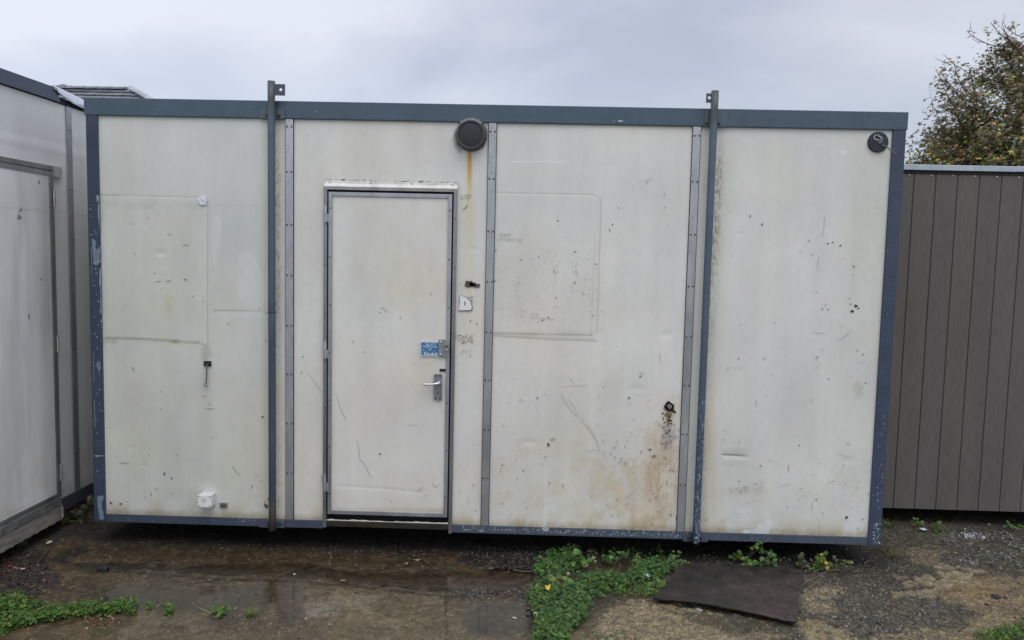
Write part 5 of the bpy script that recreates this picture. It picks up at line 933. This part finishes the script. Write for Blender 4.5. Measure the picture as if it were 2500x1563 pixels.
for poly, n, zmax, s0, s1, kind, thr in [
    ([(1242, 1420), (1262, 1375), (1300, 1350), (1400, 1362), (1470, 1362), (1500, 1385), (1470, 1408), (1400, 1425), (1395, 1455), (1350, 1500), (1345, 1530), (1255, 1530), (1270, 1480), (1250, 1450)], 4200, .06, .006, .012, 0, .40),
    ([(1252, 1345), (1285, 1315), (1340, 1300), (1380, 1335), (1370, 1352), (1300, 1352), (1262, 1368)], 800, .06, .007, .013, 0, .38),
    ([(1480, 1360), (1500, 1320), (1560, 1310), (1600, 1335), (1595, 1360), (1560, 1385), (1490, 1378)], 950, .06, .007, .014, 0, .42),
    ([(1310, 1290), (1600, 1300), (1600, 1330), (1500, 1365), (1400, 1362), (1320, 1340)], 620, .05, .005, .011, 2, .47),
    ([(1400, 1370), (1530, 1380), (1560, 1412), (1480, 1412), (1420, 1412)], 550, .03, .005, .010, 1, .34),
    ([(1262, 1480), (1345, 1480), (1350, 1530), (1255, 1530)], 420, .07, .007, .013, 1, .2),
    ([(1640, 1315), (1900, 1318), (1900, 1340), (1640, 1336)], 130, .03, .004, .009, 2, .45),
    ([(1345, 1500), (1480, 1500), (1480, 1520), (1350, 1520)], 60, .02, .006, .010, 0, .5)]:
    for u, vv in inside(poly, n, r2):
        p = G(u, vv); f = float(fbm(np.array([p.x*8]), np.array([p.y*8]), 6, 3)[0])
        ed_ = float(poly_d(np.array([u]), np.array([vv]), poly+[poly[0]])[0])
        if f < thr+r2.uniform(-.08, .08)+.16*max(0, 1-ed_/14): continue
        z = hgt(p.x, p.y)+zmax*(.15+.85*r2.random())*min(1, .35+f); trefoil(cl, p.x, p.y, z, r2.uniform(s0, s1), gcol(r2, kind), r2)
        if r2.random() < .12: cl.tube([(p.x+.004, p.y+.004, hgt(p.x, p.y)), (p.x, p.y, z)], .0008, (.09, .15, .04), 3, cap=False)
for u, vv, s in [(1400, 1338, .012), (1341, 1376, .011), (1264, 1473, .013), (1278, 1464, .009), (1405, 1346, .008)]:
    p = G(u, vv)
    for k in range(34): q_ = Vector((r2.gauss(0, 1), r2.gauss(0, 1), r2.gauss(0, 1))).normalized()*s*.8; leafbit(cl, p.x+q_.x, p.y+q_.y, .05+q_.z, s*.38, random.choice([(.55, .55, .40), (.62, .60, .45), (.45, .42, .2)]), 1, r2)
tag(cl.build('clover_patch', M_leaf), kind='stuff', label='dense clover spreading from under the cabin down to the bottom edge', cat='clover')
# low green strip, lower left
st = Acc()
for poly, n, zmax, s0, s1, kind in [([(-40, 1420), (70, 1424), (150, 1434), (205, 1424), (260, 1430), (328, 1420), (322, 1446), (262, 1450), (200, 1455), (150, 1462), (90, 1470), (40, 1482), (-40, 1500)], 2300, .045, .007, .015, 1), ([(-40, 1405), (60, 1410), (50, 1440), (-40, 1460)], 420, .05, .008, .016, 1), ([(345, 1430), (410, 1428), (405, 1450), (350, 1448)], 620, .03, .006, .012, 1), ([(-40, 1480), (40, 1480), (0, 1512), (-40, 1530)], 200, .03, .006, .012, 1)]:
    for u, vv in inside(poly, n, r2):
        p = G(u, vv+4); f = float(fbm(np.array([p.x*7+4]), np.array([p.y*7]), 6, 3)[0])
        if f < .40+r2.uniform(-.08, .08): continue
        z = hgt(p.x, p.y)+zmax*(.1+.9*r2.random())*min(1, .35+f)
        (trefoil if r2.random() < .7 else leafbit)(st, p.x, p.y, z, r2.uniform(s0, s1), gcol(r2, kind), *( (r2,) if False else ())) if False else (trefoil(st, p.x, p.y, z, r2.uniform(s0, s1), gcol(r2, kind), r2) if r2.random() < .7 else leafbit(st, p.x, p.y, z, r2.uniform(s0, s1), gcol(r2, kind), .5, r2))
tag(st.build('weed_strip', M_leaf), kind='stuff', label='strip of bright low weeds growing along the slab joint at lower left', cat='weeds')
# mossy corner, lower right
ms = Acc()
for poly, n, zmax, kind in [([(2320, 1520), (2350, 1495), (2400, 1482), (2440, 1440), (2470, 1440), (2470, 1540), (2320, 1540)], 1500, .05, 1), ([(2300, 1500), (2360, 1490), (2370, 1512), (2300, 1516)], 160, .03, 1)]:
    for u, vv in inside(poly, n, r2):
        p = G(u, vv); z = hgt(p.x, p.y)+zmax*r2.random(); c_ = gcol(r2, kind); leafbit(ms, p.x, p.y, z, r2.uniform(.004, .012), tuple(a*1.15 for a in c_), .7, r2)
tag(ms.build('corner_weeds', M_leaf), kind='stuff', label='bright feathery weeds filling the bottom right corner', cat='weeds')
def round_leaf(acc, o, n_, s, c, rnd, lobes=True):
    n_ = n_.normalized(); a = rnd.uniform(0, 6.28); e1 = n_.cross(Vector((math.cos(a), math.sin(a), .2))).normalized(); e2 = n_.cross(e1); N = 14; pts = []
    for k in range(N):
        an = 2*math.pi*k/N; rr = s*(1+(.10*math.cos(an*5) if lobes else 0)+rnd.uniform(-.06, .06))*(.55 if k == 0 else 1); pts.append(o+e1*rr*math.cos(an)+e2*rr*math.sin(an)+n_*rr*.22)
    vs = [o]+pts; acc.add(vs, [(0, 1+k, 1+(k+1) % N) for k in range(N)], c)
def weed(name, label, base, heads, s0, s1, kind=0, group=None, seed=1, tint=None, stem=.0012, cat='weed'):
    """heads: list of (du, dv, height) in grid units from the base"""
    rnd = random.Random(seed); bp = G(*base); bz = hgt(bp.x, bp.y); root = empty(name, (bp.x, bp.y, bz)); tag(root, label, cat, group); sa, la = Acc(), Acc()
    for du, dv in heads:
        # the stem rises from the base towards a point above the ground
        tgt = at(base[0]+du, base[1]+dv, bp.y+rnd.uniform(-.04, .03)); tgt.z = max(tgt.z, bz+.012); m_ = bp.lerp(tgt, .5)+Vector((rnd.uniform(-.01, .01), rnd.uniform(-.01, .01), .004+.1*(tgt.z-bz))); m_.z = max(m_.z, bz+.008)
        sa.tube([(bp.x, bp.y, bz-.004), m_, tgt], stem*1.6, (.10, .13, .05), 4, stem, cap=False)
        for k in range(rnd.randint(2, 4)):
            o = tgt+Vector((rnd.gauss(0, .012), rnd.gauss(0, .012), rnd.gauss(0, .008))); c_ = gcol(rnd, kind) if tint is None or rnd.random() < .88 else tint
            round_leaf(la, o, Vector((rnd.gauss(0, .45), rnd.gauss(-.5, .4), 1)), rnd.uniform(s0, s1), c_, rnd)
    sa.build('stem', M_leaf, root); la.build('leaves', M_leaf, root); return root
GW = 'round-leaved weeds along the foot of the cabins'
weed('round_leaved_weed', 'yellow-green trailing weed reaching up to the bottom rail above the brown board', (1758, 1330), [(-5, -20), (4, -8), (20, -36), (34, -46), (42, -42), (30, -30), (10, -4), (24, 4), (40, 6)], .010, .017, 1, GW, 3)
weed('round_leaved_weed', 'dark bushy weed hanging over the back edge of the brown board', (1808, 1338), [(-12, -34), (4, -36), (12, -22), (-6, -16), (2, -6), (14, -2), (-14, 0), (20, 8), (8, -28), (-28, 6), (-22, 12)], .010, .016, 0, GW, 4, (.10, .13, .06))
weed('round_leaved_weed', 'small dark weed alone in the shadow under the right rail', (1893, 1345), [(-4, -28), (4, -34), (8, -20), (-3, -14), (6, -6), (0, -22)], .009, .013, 2, GW, 5, (.30, .24, .09))
weed('round_leaved_weed', 'weed with a yellow leaf and reddish lower leaves beside a bare stem', (1940, 1345), [(-8, -34), (0, -26), (8, -34), (12, -40), (-12, -10), (-4, -16), (6, -12), (2, -30)], .010, .015, 1, GW, 6, (.42, .34, .04))
weed('round_leaved_weed', 'straggling olive weed below the cabin\'s right corner post', (1972, 1350), [(0, -22), (10, -28), (20, -20), (28, -14), (6, -12), (34, -24), (18, -6), (-10, -18)], .008, .013, 2, GW, 7, (.22, .24, .08))
weed('round_leaved_weed', 'tiny rosette weed at the tip of the brown board', (1731, 1322), [(-6, -4), (6, -4), (0, -8), (8, 0), (-8, 1)], .006, .009, 1, GW, 8)
weed('round_leaved_weed', 'flat bright weed lying on the back edge of the brown board', (1762, 1342), [(-10, 0), (-4, -4), (4, 2), (12, -2), (18, 0)], .008, .013, 1, GW, 9)
weed('round_leaved_weed', 'pale serrated weed at the back right corner of the brown board', (1938-16, 1345+6), [(-14, -10), (-6, -6), (2, -2), (10, 4), (18, 8), (24, 8)], .006, .010, 1, GW, 10)
weed('round_leaved_weed', 'broad-leaved weed rising at the back left of the clover', (1362, 1345), [(-10, -24), (2, -36), (8, -28), (14, -18), (22, -14), (-22, -12), (-4, -8), (26, -22)], .014, .022, 1, GW, 11, (.10, .22, .06))
weed('round_leaved_weed', 'pair of large pale leaves at the left edge of the clover', (1318, 1378), [(-16, -12), (0, -16), (14, -10), (8, -2)], .016, .024, 1, GW, 12, (.13, .26, .05))
weed('round_leaved_weed', 'yellowing broad leaf standing alone left of the clover', (1282, 1392), [(-8, -8), (2, -12), (6, -2)], .014, .020, 1, GW, 13, (.35, .36, .04))
weed('round_leaved_weed', 'lobed green weed in the shadow behind the middle of the clover', (1447, 1338), [(-2, -20), (6, -30), (-10, -12), (18, -32), (26, -28), (10, -16), (-22, -22)], .011, .018, 0, GW, 14, (.11, .17, .06))
weed('round_leaved_weed', 'thin dark weed at the far left end under the rail beside the clover', (1345, 1312), [(-6, -12), (4, -20), (12, -8), (-2, -26), (16, -18)], .009, .014, 2, GW, 15)
weed('round_leaved_weed', 'upright weed at the back right end of the clover below the tube foot', (1592, 1338), [(0, -24), (10, -34), (-8, -14), (14, -12), (6, -6), (22, -2), (30, 2)], .009, .014, 1, GW, 16)
weed('round_leaved_weed', 'glossy weed between the white scrap and the board tip', (1542, 1396), [(-6, -10), (8, -16), (16, -12), (12, 2), (-8, 6), (2, 12), (20, -22), (-12, 2)], .010, .015, 1, GW, 17)
weed('round_leaved_weed', 'yellow-green weed against the foot of the right corner post', (2092, 1246), [(-10, -10), (-4, -16), (4, -12), (12, -4), (-14, -2), (18, 2), (0, 2)], .007, .012, 1, GW, 18, (.20, .22, .03))
weed('round_leaved_weed', 'yellow-green tuft left of the paper scrap under the shed', (2165, 1245), [(-8, -12), (0, -18), (8, -14), (14, -6), (-4, -4), (4, -2)], .007, .012, 1, GW, 19, (.22, .24, .04))
weed('round_leaved_weed', 'brighter green tuft right of the paper scrap under the shed', (2216, 1256), [(-8, -14), (0, -20), (8, -16), (4, -6), (-6, 0), (12, 2), (-10, 12), (-2, 14), (22, 0)], .007, .012, 1, GW, 20)
weed('round_leaved_weed', 'low spiky green weed under the right part of the shed', (2398, 1250), [(-14, -14), (-8, -8), (0, -4), (8, 0), (12, 4), (-18, -8)], .008, .013, 1, GW, 21)
weed('round_leaved_weed', 'dusty dark shrub in the dark gap between the two cabins', (196, 1235), [(-10, -22), (4, -34), (16, -44), (-26, -16), (-16, -30), (10, -18), (-34, -4), (20, -60), (24, -50)], .016, .026, 2, GW, 22, (.12, .14, .07), .002)
weed('round_leaved_weed', 'isolated leafy weed right of the clump in the lower left joint', (515, 1452), [(-16, -8), (-8, -14), (0, -10), (8, -14), (16, -10), (24, -14), (4, 2), (-6, 4), (14, 6), (-2, -6), (12, -4)], .007, .012, 1, GW, 23)
weed('round_leaved_weed', 'dark low weed beneath the neighbour cabin\'s timber step', (40, 1290), [(-30, -6), (-20, -14), (-8, -8), (-36, 4), (4, -14), (10, -6), (-14, 2)], .014, .022, 2, GW, 24)
weed('round_leaved_weed', 'seedling by the front corner of the brown board', (1874, 1468), [(-8, -8), (0, -12), (6, -4), (-4, 0)], .006, .009, 1, GW, 25)
weed('round_leaved_weed', 'single seedling just below the front edge of the brown board', (1816, 1452), [(-5, -4), (4, -6), (0, 2)], .006, .008, 1, GW, 26)
def grass(label, base, n, hgt_, seed, cols=((.10, .16, .035), (.16, .19, .05)), spread=.02):
    rnd = random.Random(seed); bp = G(*base); bz = hgt(bp.x, bp.y); t = Acc()
    for k in range(n):
        a = rnd.uniform(0, 6.28); l = hgt_*rnd.uniform(.6, 1.2); w = rnd.uniform(.001, .0022); p = Vector((bp.x+rnd.gauss(0, spread*.4), bp.y+rnd.gauss(0, spread*.4), bz-.002)); d_ = Vector((math.cos(a), math.sin(a), 0)); s_ = Vector((-d_.y, d_.x, 0)); m_ = p+d_*l*.35+Vector((0, 0, l*.6)); e = p+d_*l*.9+Vector((0, 0, l*.65)); t.add([p-s_*w, p+s_*w, m_+s_*w, m_-s_*w, e], [(0, 1, 2, 3), (3, 2, 4)], rnd.choice(cols))
    return tag(t.build('grass_tuft', M_leaf), label, 'grass')
grass('small bright grass tuft, right-hand end of the lower left weed line', (590, 1456), 60, .045, 31)
grass('dry olive grass tuft beside the foot of the right corner post', (2110, 1320), 50, .06, 32, ((.10, .10, .045), (.14, .13, .06)), .05)
grass('faint grass tuft on the gravel at the post corner', (2078, 1300), 26, .05, 33, ((.07, .08, .035), (.12, .12, .05)), .05)
# dry stalks
t = Acc(); rnd = random.Random(8)
def stalk(t, pts, r, c): t.tube([G(u, v, z) for u, v, z in pts], r, c, 5, r*.5)
stalk(t, [(1910, 1388, .004), (1935, 1370, .03), (1950, 1350, .07), (1958, 1340, .09)], .0022, (.16, .13, .09)); stalk(t, [(1900, 1372, .006), (1925, 1366, .02), (1945, 1352, .06)], .0016, (.22, .19, .14)); stalk(t, [(1935, 1372, .03), (1928, 1390, .01), (1922, 1402, .004)], .0016, (.2, .13, .09)); stalk(t, [(1922, 1396, .005), (1945, 1402, .012), (1980, 1415, .006)], .0015, (.2, .18, .12)); stalk(t, [(1955, 1348, .07), (1975, 1345, .06), (1995, 1354, .03)], .0014, (.2, .17, .12))
tag(t.build('dry_stalk', M_bark), 'bare branching stalk in front of the right-hand weeds', 'stalk')
t = Acc(); stalk(t, [(500, 1448, .006), (480, 1440, .02), (452, 1424, .035)], .0016, (.30, .25, .12)); stalk(t, [(500, 1450, .006), (480, 1450, .012), (462, 1450, .008)], .0012, (.24, .19, .13)); tag(t.build('dry_stalk', M_bark), 'straw-coloured stalk leaning left out of the isolated lower left weed', 'stalk')
t = Acc(); stalk(t, [(117, 1299, .012), (103, 1318, .010), (90, 1335, .006)], .004, (.02, .017, .014)); tag(t.build('stick', M_bark), 'short black stick on the mud at far left', 'stick')
t = Acc(); stalk(t, [(1213, 1346, .012), (1240, 1350, .012), (1275, 1350, .014), (1295, 1345, .012)], .005, (.10, .075, .07)); tag(t.build('stick', M_bark), 'reddish twig at the edge of the black silt beside the puddle', 'stick')
# brown sheet lying on the ground
top = [(1620, 1327), (1630, 1330), (1700, 1332), (1780, 1336), (1850, 1340), (1895, 1344), (1893, 1360), (1888, 1400), (1884, 1440), (1880, 1470), (1850, 1466), (1790, 1452), (1720, 1438), (1640, 1425), (1570, 1419), (1543, 1414), (1560, 1395), (1585, 1362), (1605, 1336)]
P = [G(u, v, .030) for u, v in top]; cen = sum(P, Vector())/len(P); t = Acc(); rings = 9; vs = []
def bz_(p): return .024+.012*math.sin(p.x*3.1+1)*math.sin(p.y*4)+.006*float(fbm(np.array([p.x*6]), np.array([p.y*6]), 2, 2)[0])+.012*max(0, (-p.y-.3))
M_ = 4; loop = []
for i_ in range(len(P)):
    for k in range(M_): p = P[i_].lerp(P[(i_+1) % len(P)], k/M_); p = p+Vector((random.gauss(0, .0016), random.gauss(0, .0022), 0)); loop.append(p)
n = len(loop)
for r_ in range(rings):
    f = 1-r_/rings
    for p in loop: q_ = cen.lerp(p, f); vs.append((q_.x, q_.y, bz_(q_)))
vs.append((cen.x, cen.y, bz_(cen))); fs = [(r_*n+k, r_*n+(k+1) % n, (r_+1)*n+(k+1) % n, (r_+1)*n+k) for r_ in range(rings-1) for k in range(n)]+[((rings-1)*n+k, (rings-1)*n+(k+1) % n, rings*n) for k in range(n)]
t.add(vs, fs, (.048, .038, .034)); o_ = len(t.v); t.add([vs[k] for k in range(n)]+[(vs[k][0], vs[k][1]+.003, vs[k][2]-.009) for k in range(n)], [(k, n+k, n+(k+1) % n, (k+1) % n) for k in range(n)], (.014, .011, .010))
bd = t.build('sheet_board', M_board, smooth=False); tag(bd, 'dark brown slightly warped board lying on the ground right of the clover', 'board')
me_ = bd.data; a_ = me_.color_attributes['col']
for i_, v_ in enumerate(me_.vertices):
    if i_ < rings*n: f = float(fbm(np.array([v_.co.x*4]), np.array([v_.co.y*5]), 4, 3)[0]); k = .75+.6*f; a_.data[i_].color = (.028*k*k*(1+.35*f), .0235*k*k, .0215*k*k, 1)
# scraps, stones and fallen leaves
def flatthing(name, label, cat, u, v, pts, th, c, lift=.006, mat=None, curl=.15, group=None):
    p = G(u, v); z = hgt(p.x, p.y)+lift; s = PX; t = Acc(); n_ = len(pts); up = [(p.x+a*s, p.y-b_*s*1.9, z+abs(a)*s*curl) for a, b_ in pts]; t.add(up+[(q_[0], q_[1], q_[2]-th) for q_ in up], [tuple(range(n_)), tuple(range(2*n_-1, n_-1, -1))]+[(k, n_+k, n_+(k+1) % n_, (k+1) % n_) for k in range(n_)], c); return tag(t.build(name, mat or M_plastic), label, cat, group)
flatthing('plastic_scrap', 'bright white torn scrap at the right edge of the clover', 'scrap', 1526, 1374, [(-9, -3), (-2, -5), (8, -4), (9, 0), (6, 4), (4, 3), (-5, 2)], .004, (.80, .83, .86), .035)
ps_ = flatthing('paper_scrap', 'white printed paper scrap on the gravel under the shed', 'scrap', 2256-2256+2180+75-75, 1256, [(-8, -4), (7, -5), (8, 3), (-6, 5)], .001, (.62, .66, .70), .014, curl=.3)
t = Acc(); p = G(2180, 1256)
for k in range(9): x_ = p.x+random.uniform(-.014, .014); y_ = p.y+random.uniform(-.012, .014); t.box(x_, x_+random.uniform(.002, .006), y_, y_+.003, hgt(p.x, p.y)+.0185, hgt(p.x, p.y)+.0195, (.10, .14, .22))
t.build('print', M_ink, ps_)
flatthing('fallen_leaf', 'pale cream leaf on the mud in front of the neighbour cabin', 'leaf', 117, 1284, [(-6, -4), (0, -6), (6, -1), (5, 4), (-2, 5), (-5, 3)], .001, (.50, .50, .33), .010)
flatthing('fallen_leaf', 'yellow leaf lying in the middle of the clover', 'leaf', 1293, 1412, [(-6, -6), (-1, -3), (3, -8), (6, -7), (4, 2), (2, 7), (-3, 6)], .001, (.62, .43, .03), .055)
flatthing('fallen_leaf', 'white leaf scrap on the mud at the left edge above the weeds', 'leaf', 54, 1351, [(-5, 0), (3, -3), (5, 0), (-2, 2)], .001, (.55, .45, .38), .016)
flatthing('fallen_leaf', 'red leaf at the far left edge of the mud', 'leaf', 25, 1343, [(-5, 1), (3, -2), (5, 0), (-2, 2)], .001, (.45, .06, .06), .016)
flatthing('fallen_leaf', 'curled yellow-brown leaf on the concrete below the door', 'leaf', 960, 1336, [(-5, 4), (0, -5), (4, -4), (2, 2), (5, 6)], .001, (.25, .20, .10), .010, curl=.6)
flatthing('fallen_leaf', 'flat pale leaf on the slab edge left of the door', 'leaf', 811, 1374, [(-8, -1), (4, -2), (7, 1), (-4, 2)], .001, (.22, .19, .14), .006)
flatthing('fallen_leaf', 'long straw-coloured leaf in the shade below the door sill', 'leaf', 985, 1323, [(-10, -1), (4, -2), (10, 0), (0, 1)], .001, (.30, .24, .13), .006)
def stone(label, u, v, s, c, fl=.55, group=None, rough=1):
    p = G(u, v); t = Acc(); rnd = random.Random(int(u*7+v)); rock(t, 0, 0, s, c, fl, 0, rnd); o = t.build('stone', M_stone, smooth=s > .015); o.location = (p.x, p.y, hgt(p.x, p.y)-.001); o.modifiers.new('s', 'SUBSURF').render_levels = 2; return tag(o, label, 'stone', group)
stone('smooth grey pebble at the left edge of the clover', 1249, 1452, .020, (.055, .057, .068)); stone('white chip on the dark damp patch left of the clover', 1254-1254+1213, 1459, .009, (.60, .56, .48)); stone('white chip on the slab edge below the left tube', 695, 1356, .008, (.62, .58, .5))
stone('pale flat stone on the dry concrete in the foreground', 722, 1460, .013, (.20, .20, .17), .4); stone('mossy grey lump on the dry concrete, nearest the bottom edge', 780, 1475, .018, (.13, .14, .11), .35); stone('dark clod on the slab edge in front of the door hinge side', 860, 1384, .014, (.035, .03, .025)); stone('black chip on the slab edge in front of the door lock side', 1056, 1390, .012, (.03, .03, .03))
stone('grey stone on the film of water left of the silt', 1130, 1410, .017, (.055, .05, .048), .45); stone('largest dark stone on the ochre concrete at right', 2352, 1412, .030, (.030, .028, .030), .5); stone('dark stone touching the right of the largest dark one', 2374, 1414, .014, (.03, .028, .03), .6); stone('small black clod below the largest dark stone', 2330, 1432, .015, (.026, .022, .02), .6); stone('flat grey stone in the gravel bed near the bottom right', 2202, 1428, .024, (.085, .085, .09), .35)
stone('pale wedge-shaped rubble beneath the shed', 2335, 1238, .014, (.30, .28, .26), .5); stone('white rubble lump at the right of the crumbled white patch', 2322, 1270, .017, (.36, .37, .38), .5); stone('round white pebble just right of the green tufts under the shed', 2279, 1250, .009, (.45, .43, .4)); stone('grey slate piece under the far right of the shed', 2375, 1240, .026, (.07, .075, .085), .3); stone('grey lump half set in the tan concrete in front of the board', 1652, 1442, .020, (.24, .235, .22), .3); stone('small pale stone at the front edge of the board', 1675, 1482-63, .009, (.30, .29, .26)); stone('small orange fruit-like pebble by the clover edge, upper', 1289-2, 1404, .006, (.38, .13, .05)); stone('small orange fruit-like pebble by the clover edge, lower', 1257, 1435, .006, (.36, .12, .06))
t = Acc()
for k in range(110): p = G(random.gauss(2290, 14), random.gauss(1266, 4)); rock(t, p.x, p.y, random.uniform(.002, .007), random.choice([(.5, .51, .54), (.4, .41, .43), (.28, .28, .29)]))
tag(t.build('crumbled_plaster', M_stone), kind='stuff', label='crumbled white rubble on the gravel under the shed', cat='rubble')
# small black block on the wet slab
p = G(243, 1349); t = Acc(); t.box(-.030, .030, -.014, .014, 0, .022, (.016, .018, .022)); t.tube([(-.030, 0, .012), (.030, 0, .012)], .0135, (.02, .022, .028), 10); o = t.build('black_block', M_board, bevel=.004); o.location = (p.x, p.y, hgt(p.x, p.y)); tag(o, 'small rounded black block sitting on the wet slab near the left corner post', 'block')
# ================================================================== sky and light
w = bpy.data.worlds.new('World'); scn.world = w; w.use_nodes = True; nt = w.node_tree; n = nt.nodes; L = nt.links; bg = n['Background']
tc = n.new('ShaderNodeTexCoord'); sep = n.new('ShaderNodeSeparateXYZ'); L.new(tc.outputs['Generated'], sep.inputs[0])
mp = n.new('ShaderNodeMapping'); mp.inputs['Scale'].default_value = (1.3, 1.3, 3.0); mp.inputs['Location'].default_value = (.55, .2, .15); L.new(tc.outputs['Generated'], mp.inputs[0])
no = n.new('ShaderNodeTexNoise'); no.inputs['Scale'].default_value = 1.7; no.inputs['Detail'].default_value = 5; no.inputs['Roughness'].default_value = .45; no.inputs['Distortion'].default_value = .25; L.new(mp.outputs[0], no.inputs['Vector'])
cr = n.new('ShaderNodeValToRGB'); e = cr.color_ramp.elements; e[0].position = .40; e[0].color = (.485, .53, .63, 1); e[1].position = .60; e[1].color = (.725, .755, .84, 1); L.new(no.outputs['Fac'], cr.inputs[0])
def rng_(src, a, b_, lo, hi):
    q = n.new('ShaderNodeMapRange'); q.inputs[1].default_value = a; q.inputs[2].default_value = b_; q.inputs[3].default_value = lo; q.inputs[4].default_value = hi; q.interpolation_type = 'SMOOTHSTEP'; L.new(src, q.inputs[0]); return q.outputs[0]
def mulv(a, b_):
    q = n.new('ShaderNodeVectorMath'); q.operation = 'MULTIPLY'; L.new(a, q.inputs[0]); L.new(b_, q.inputs[1]); return q.outputs[0]
hor = n.new('ShaderNodeMix'); hor.data_type = 'RGBA'; L.new(rng_(sep.outputs['Z'], .10, .26, .6, 0), hor.inputs['Factor']); L.new(cr.outputs[0], hor.inputs['A']); hor.inputs['B'].default_value = (.60, .665, .77, 1)
c1 = mulv(hor.outputs['Result'], rng_(sep.outputs['Z'], .40, .95, 1, 1.9)); c1 = mulv(c1, rng_(sep.outputs['Y'], .3, -.6, 1, 1.45)); c1 = mulv(c1, rng_(sep.outputs['X'], -.7, .5, 1.13, .94))
sky = n.new('ShaderNodeTexSky'); sky.sky_type = 'NISHITA'; sky.sun_disc = False; sky.sun_elevation = R(58); sky.sun_rotation = R(152); sky.air_density = 1; sky.dust_density = 3
sk = n.new('ShaderNodeVectorMath'); sk.operation = 'SCALE'; sk.inputs['Scale'].default_value = .02; L.new(sky.outputs[0], sk.inputs[0]); ad = n.new('ShaderNodeVectorMath'); ad.operation = 'ADD'; L.new(sk.outputs[0], ad.inputs[0]); L.new(c1, ad.inputs[1])
L.new(ad.outputs[0], bg.inputs['Color']); bg.inputs['Strength'].default_value = .95
sun = bpy.data.objects.new('sun', bpy.data.lights.new('sun', 'SUN')); col_.objects.link(sun); sun.data.energy = .9; sun.data.angle = R(35); sun.data.color = (1, .96, .90)
sd = Vector((math.sin(R(152))*math.cos(R(58)), math.cos(R(152))*math.cos(R(58)), math.sin(R(58)))); sun.rotation_euler = sd.to_track_quat('Z', 'Y').to_euler()
scn.view_settings.view_transform = 'Standard'; scn.view_settings.look = 'None'; scn.view_settings.exposure = 0; scn.view_settings.gamma = 1; scn.view_settings.use_curve_mapping = False
scn.render.engine = 'CYCLES'; scn.cycles.max_bounces = 6; scn.cycles.use_denoising = True
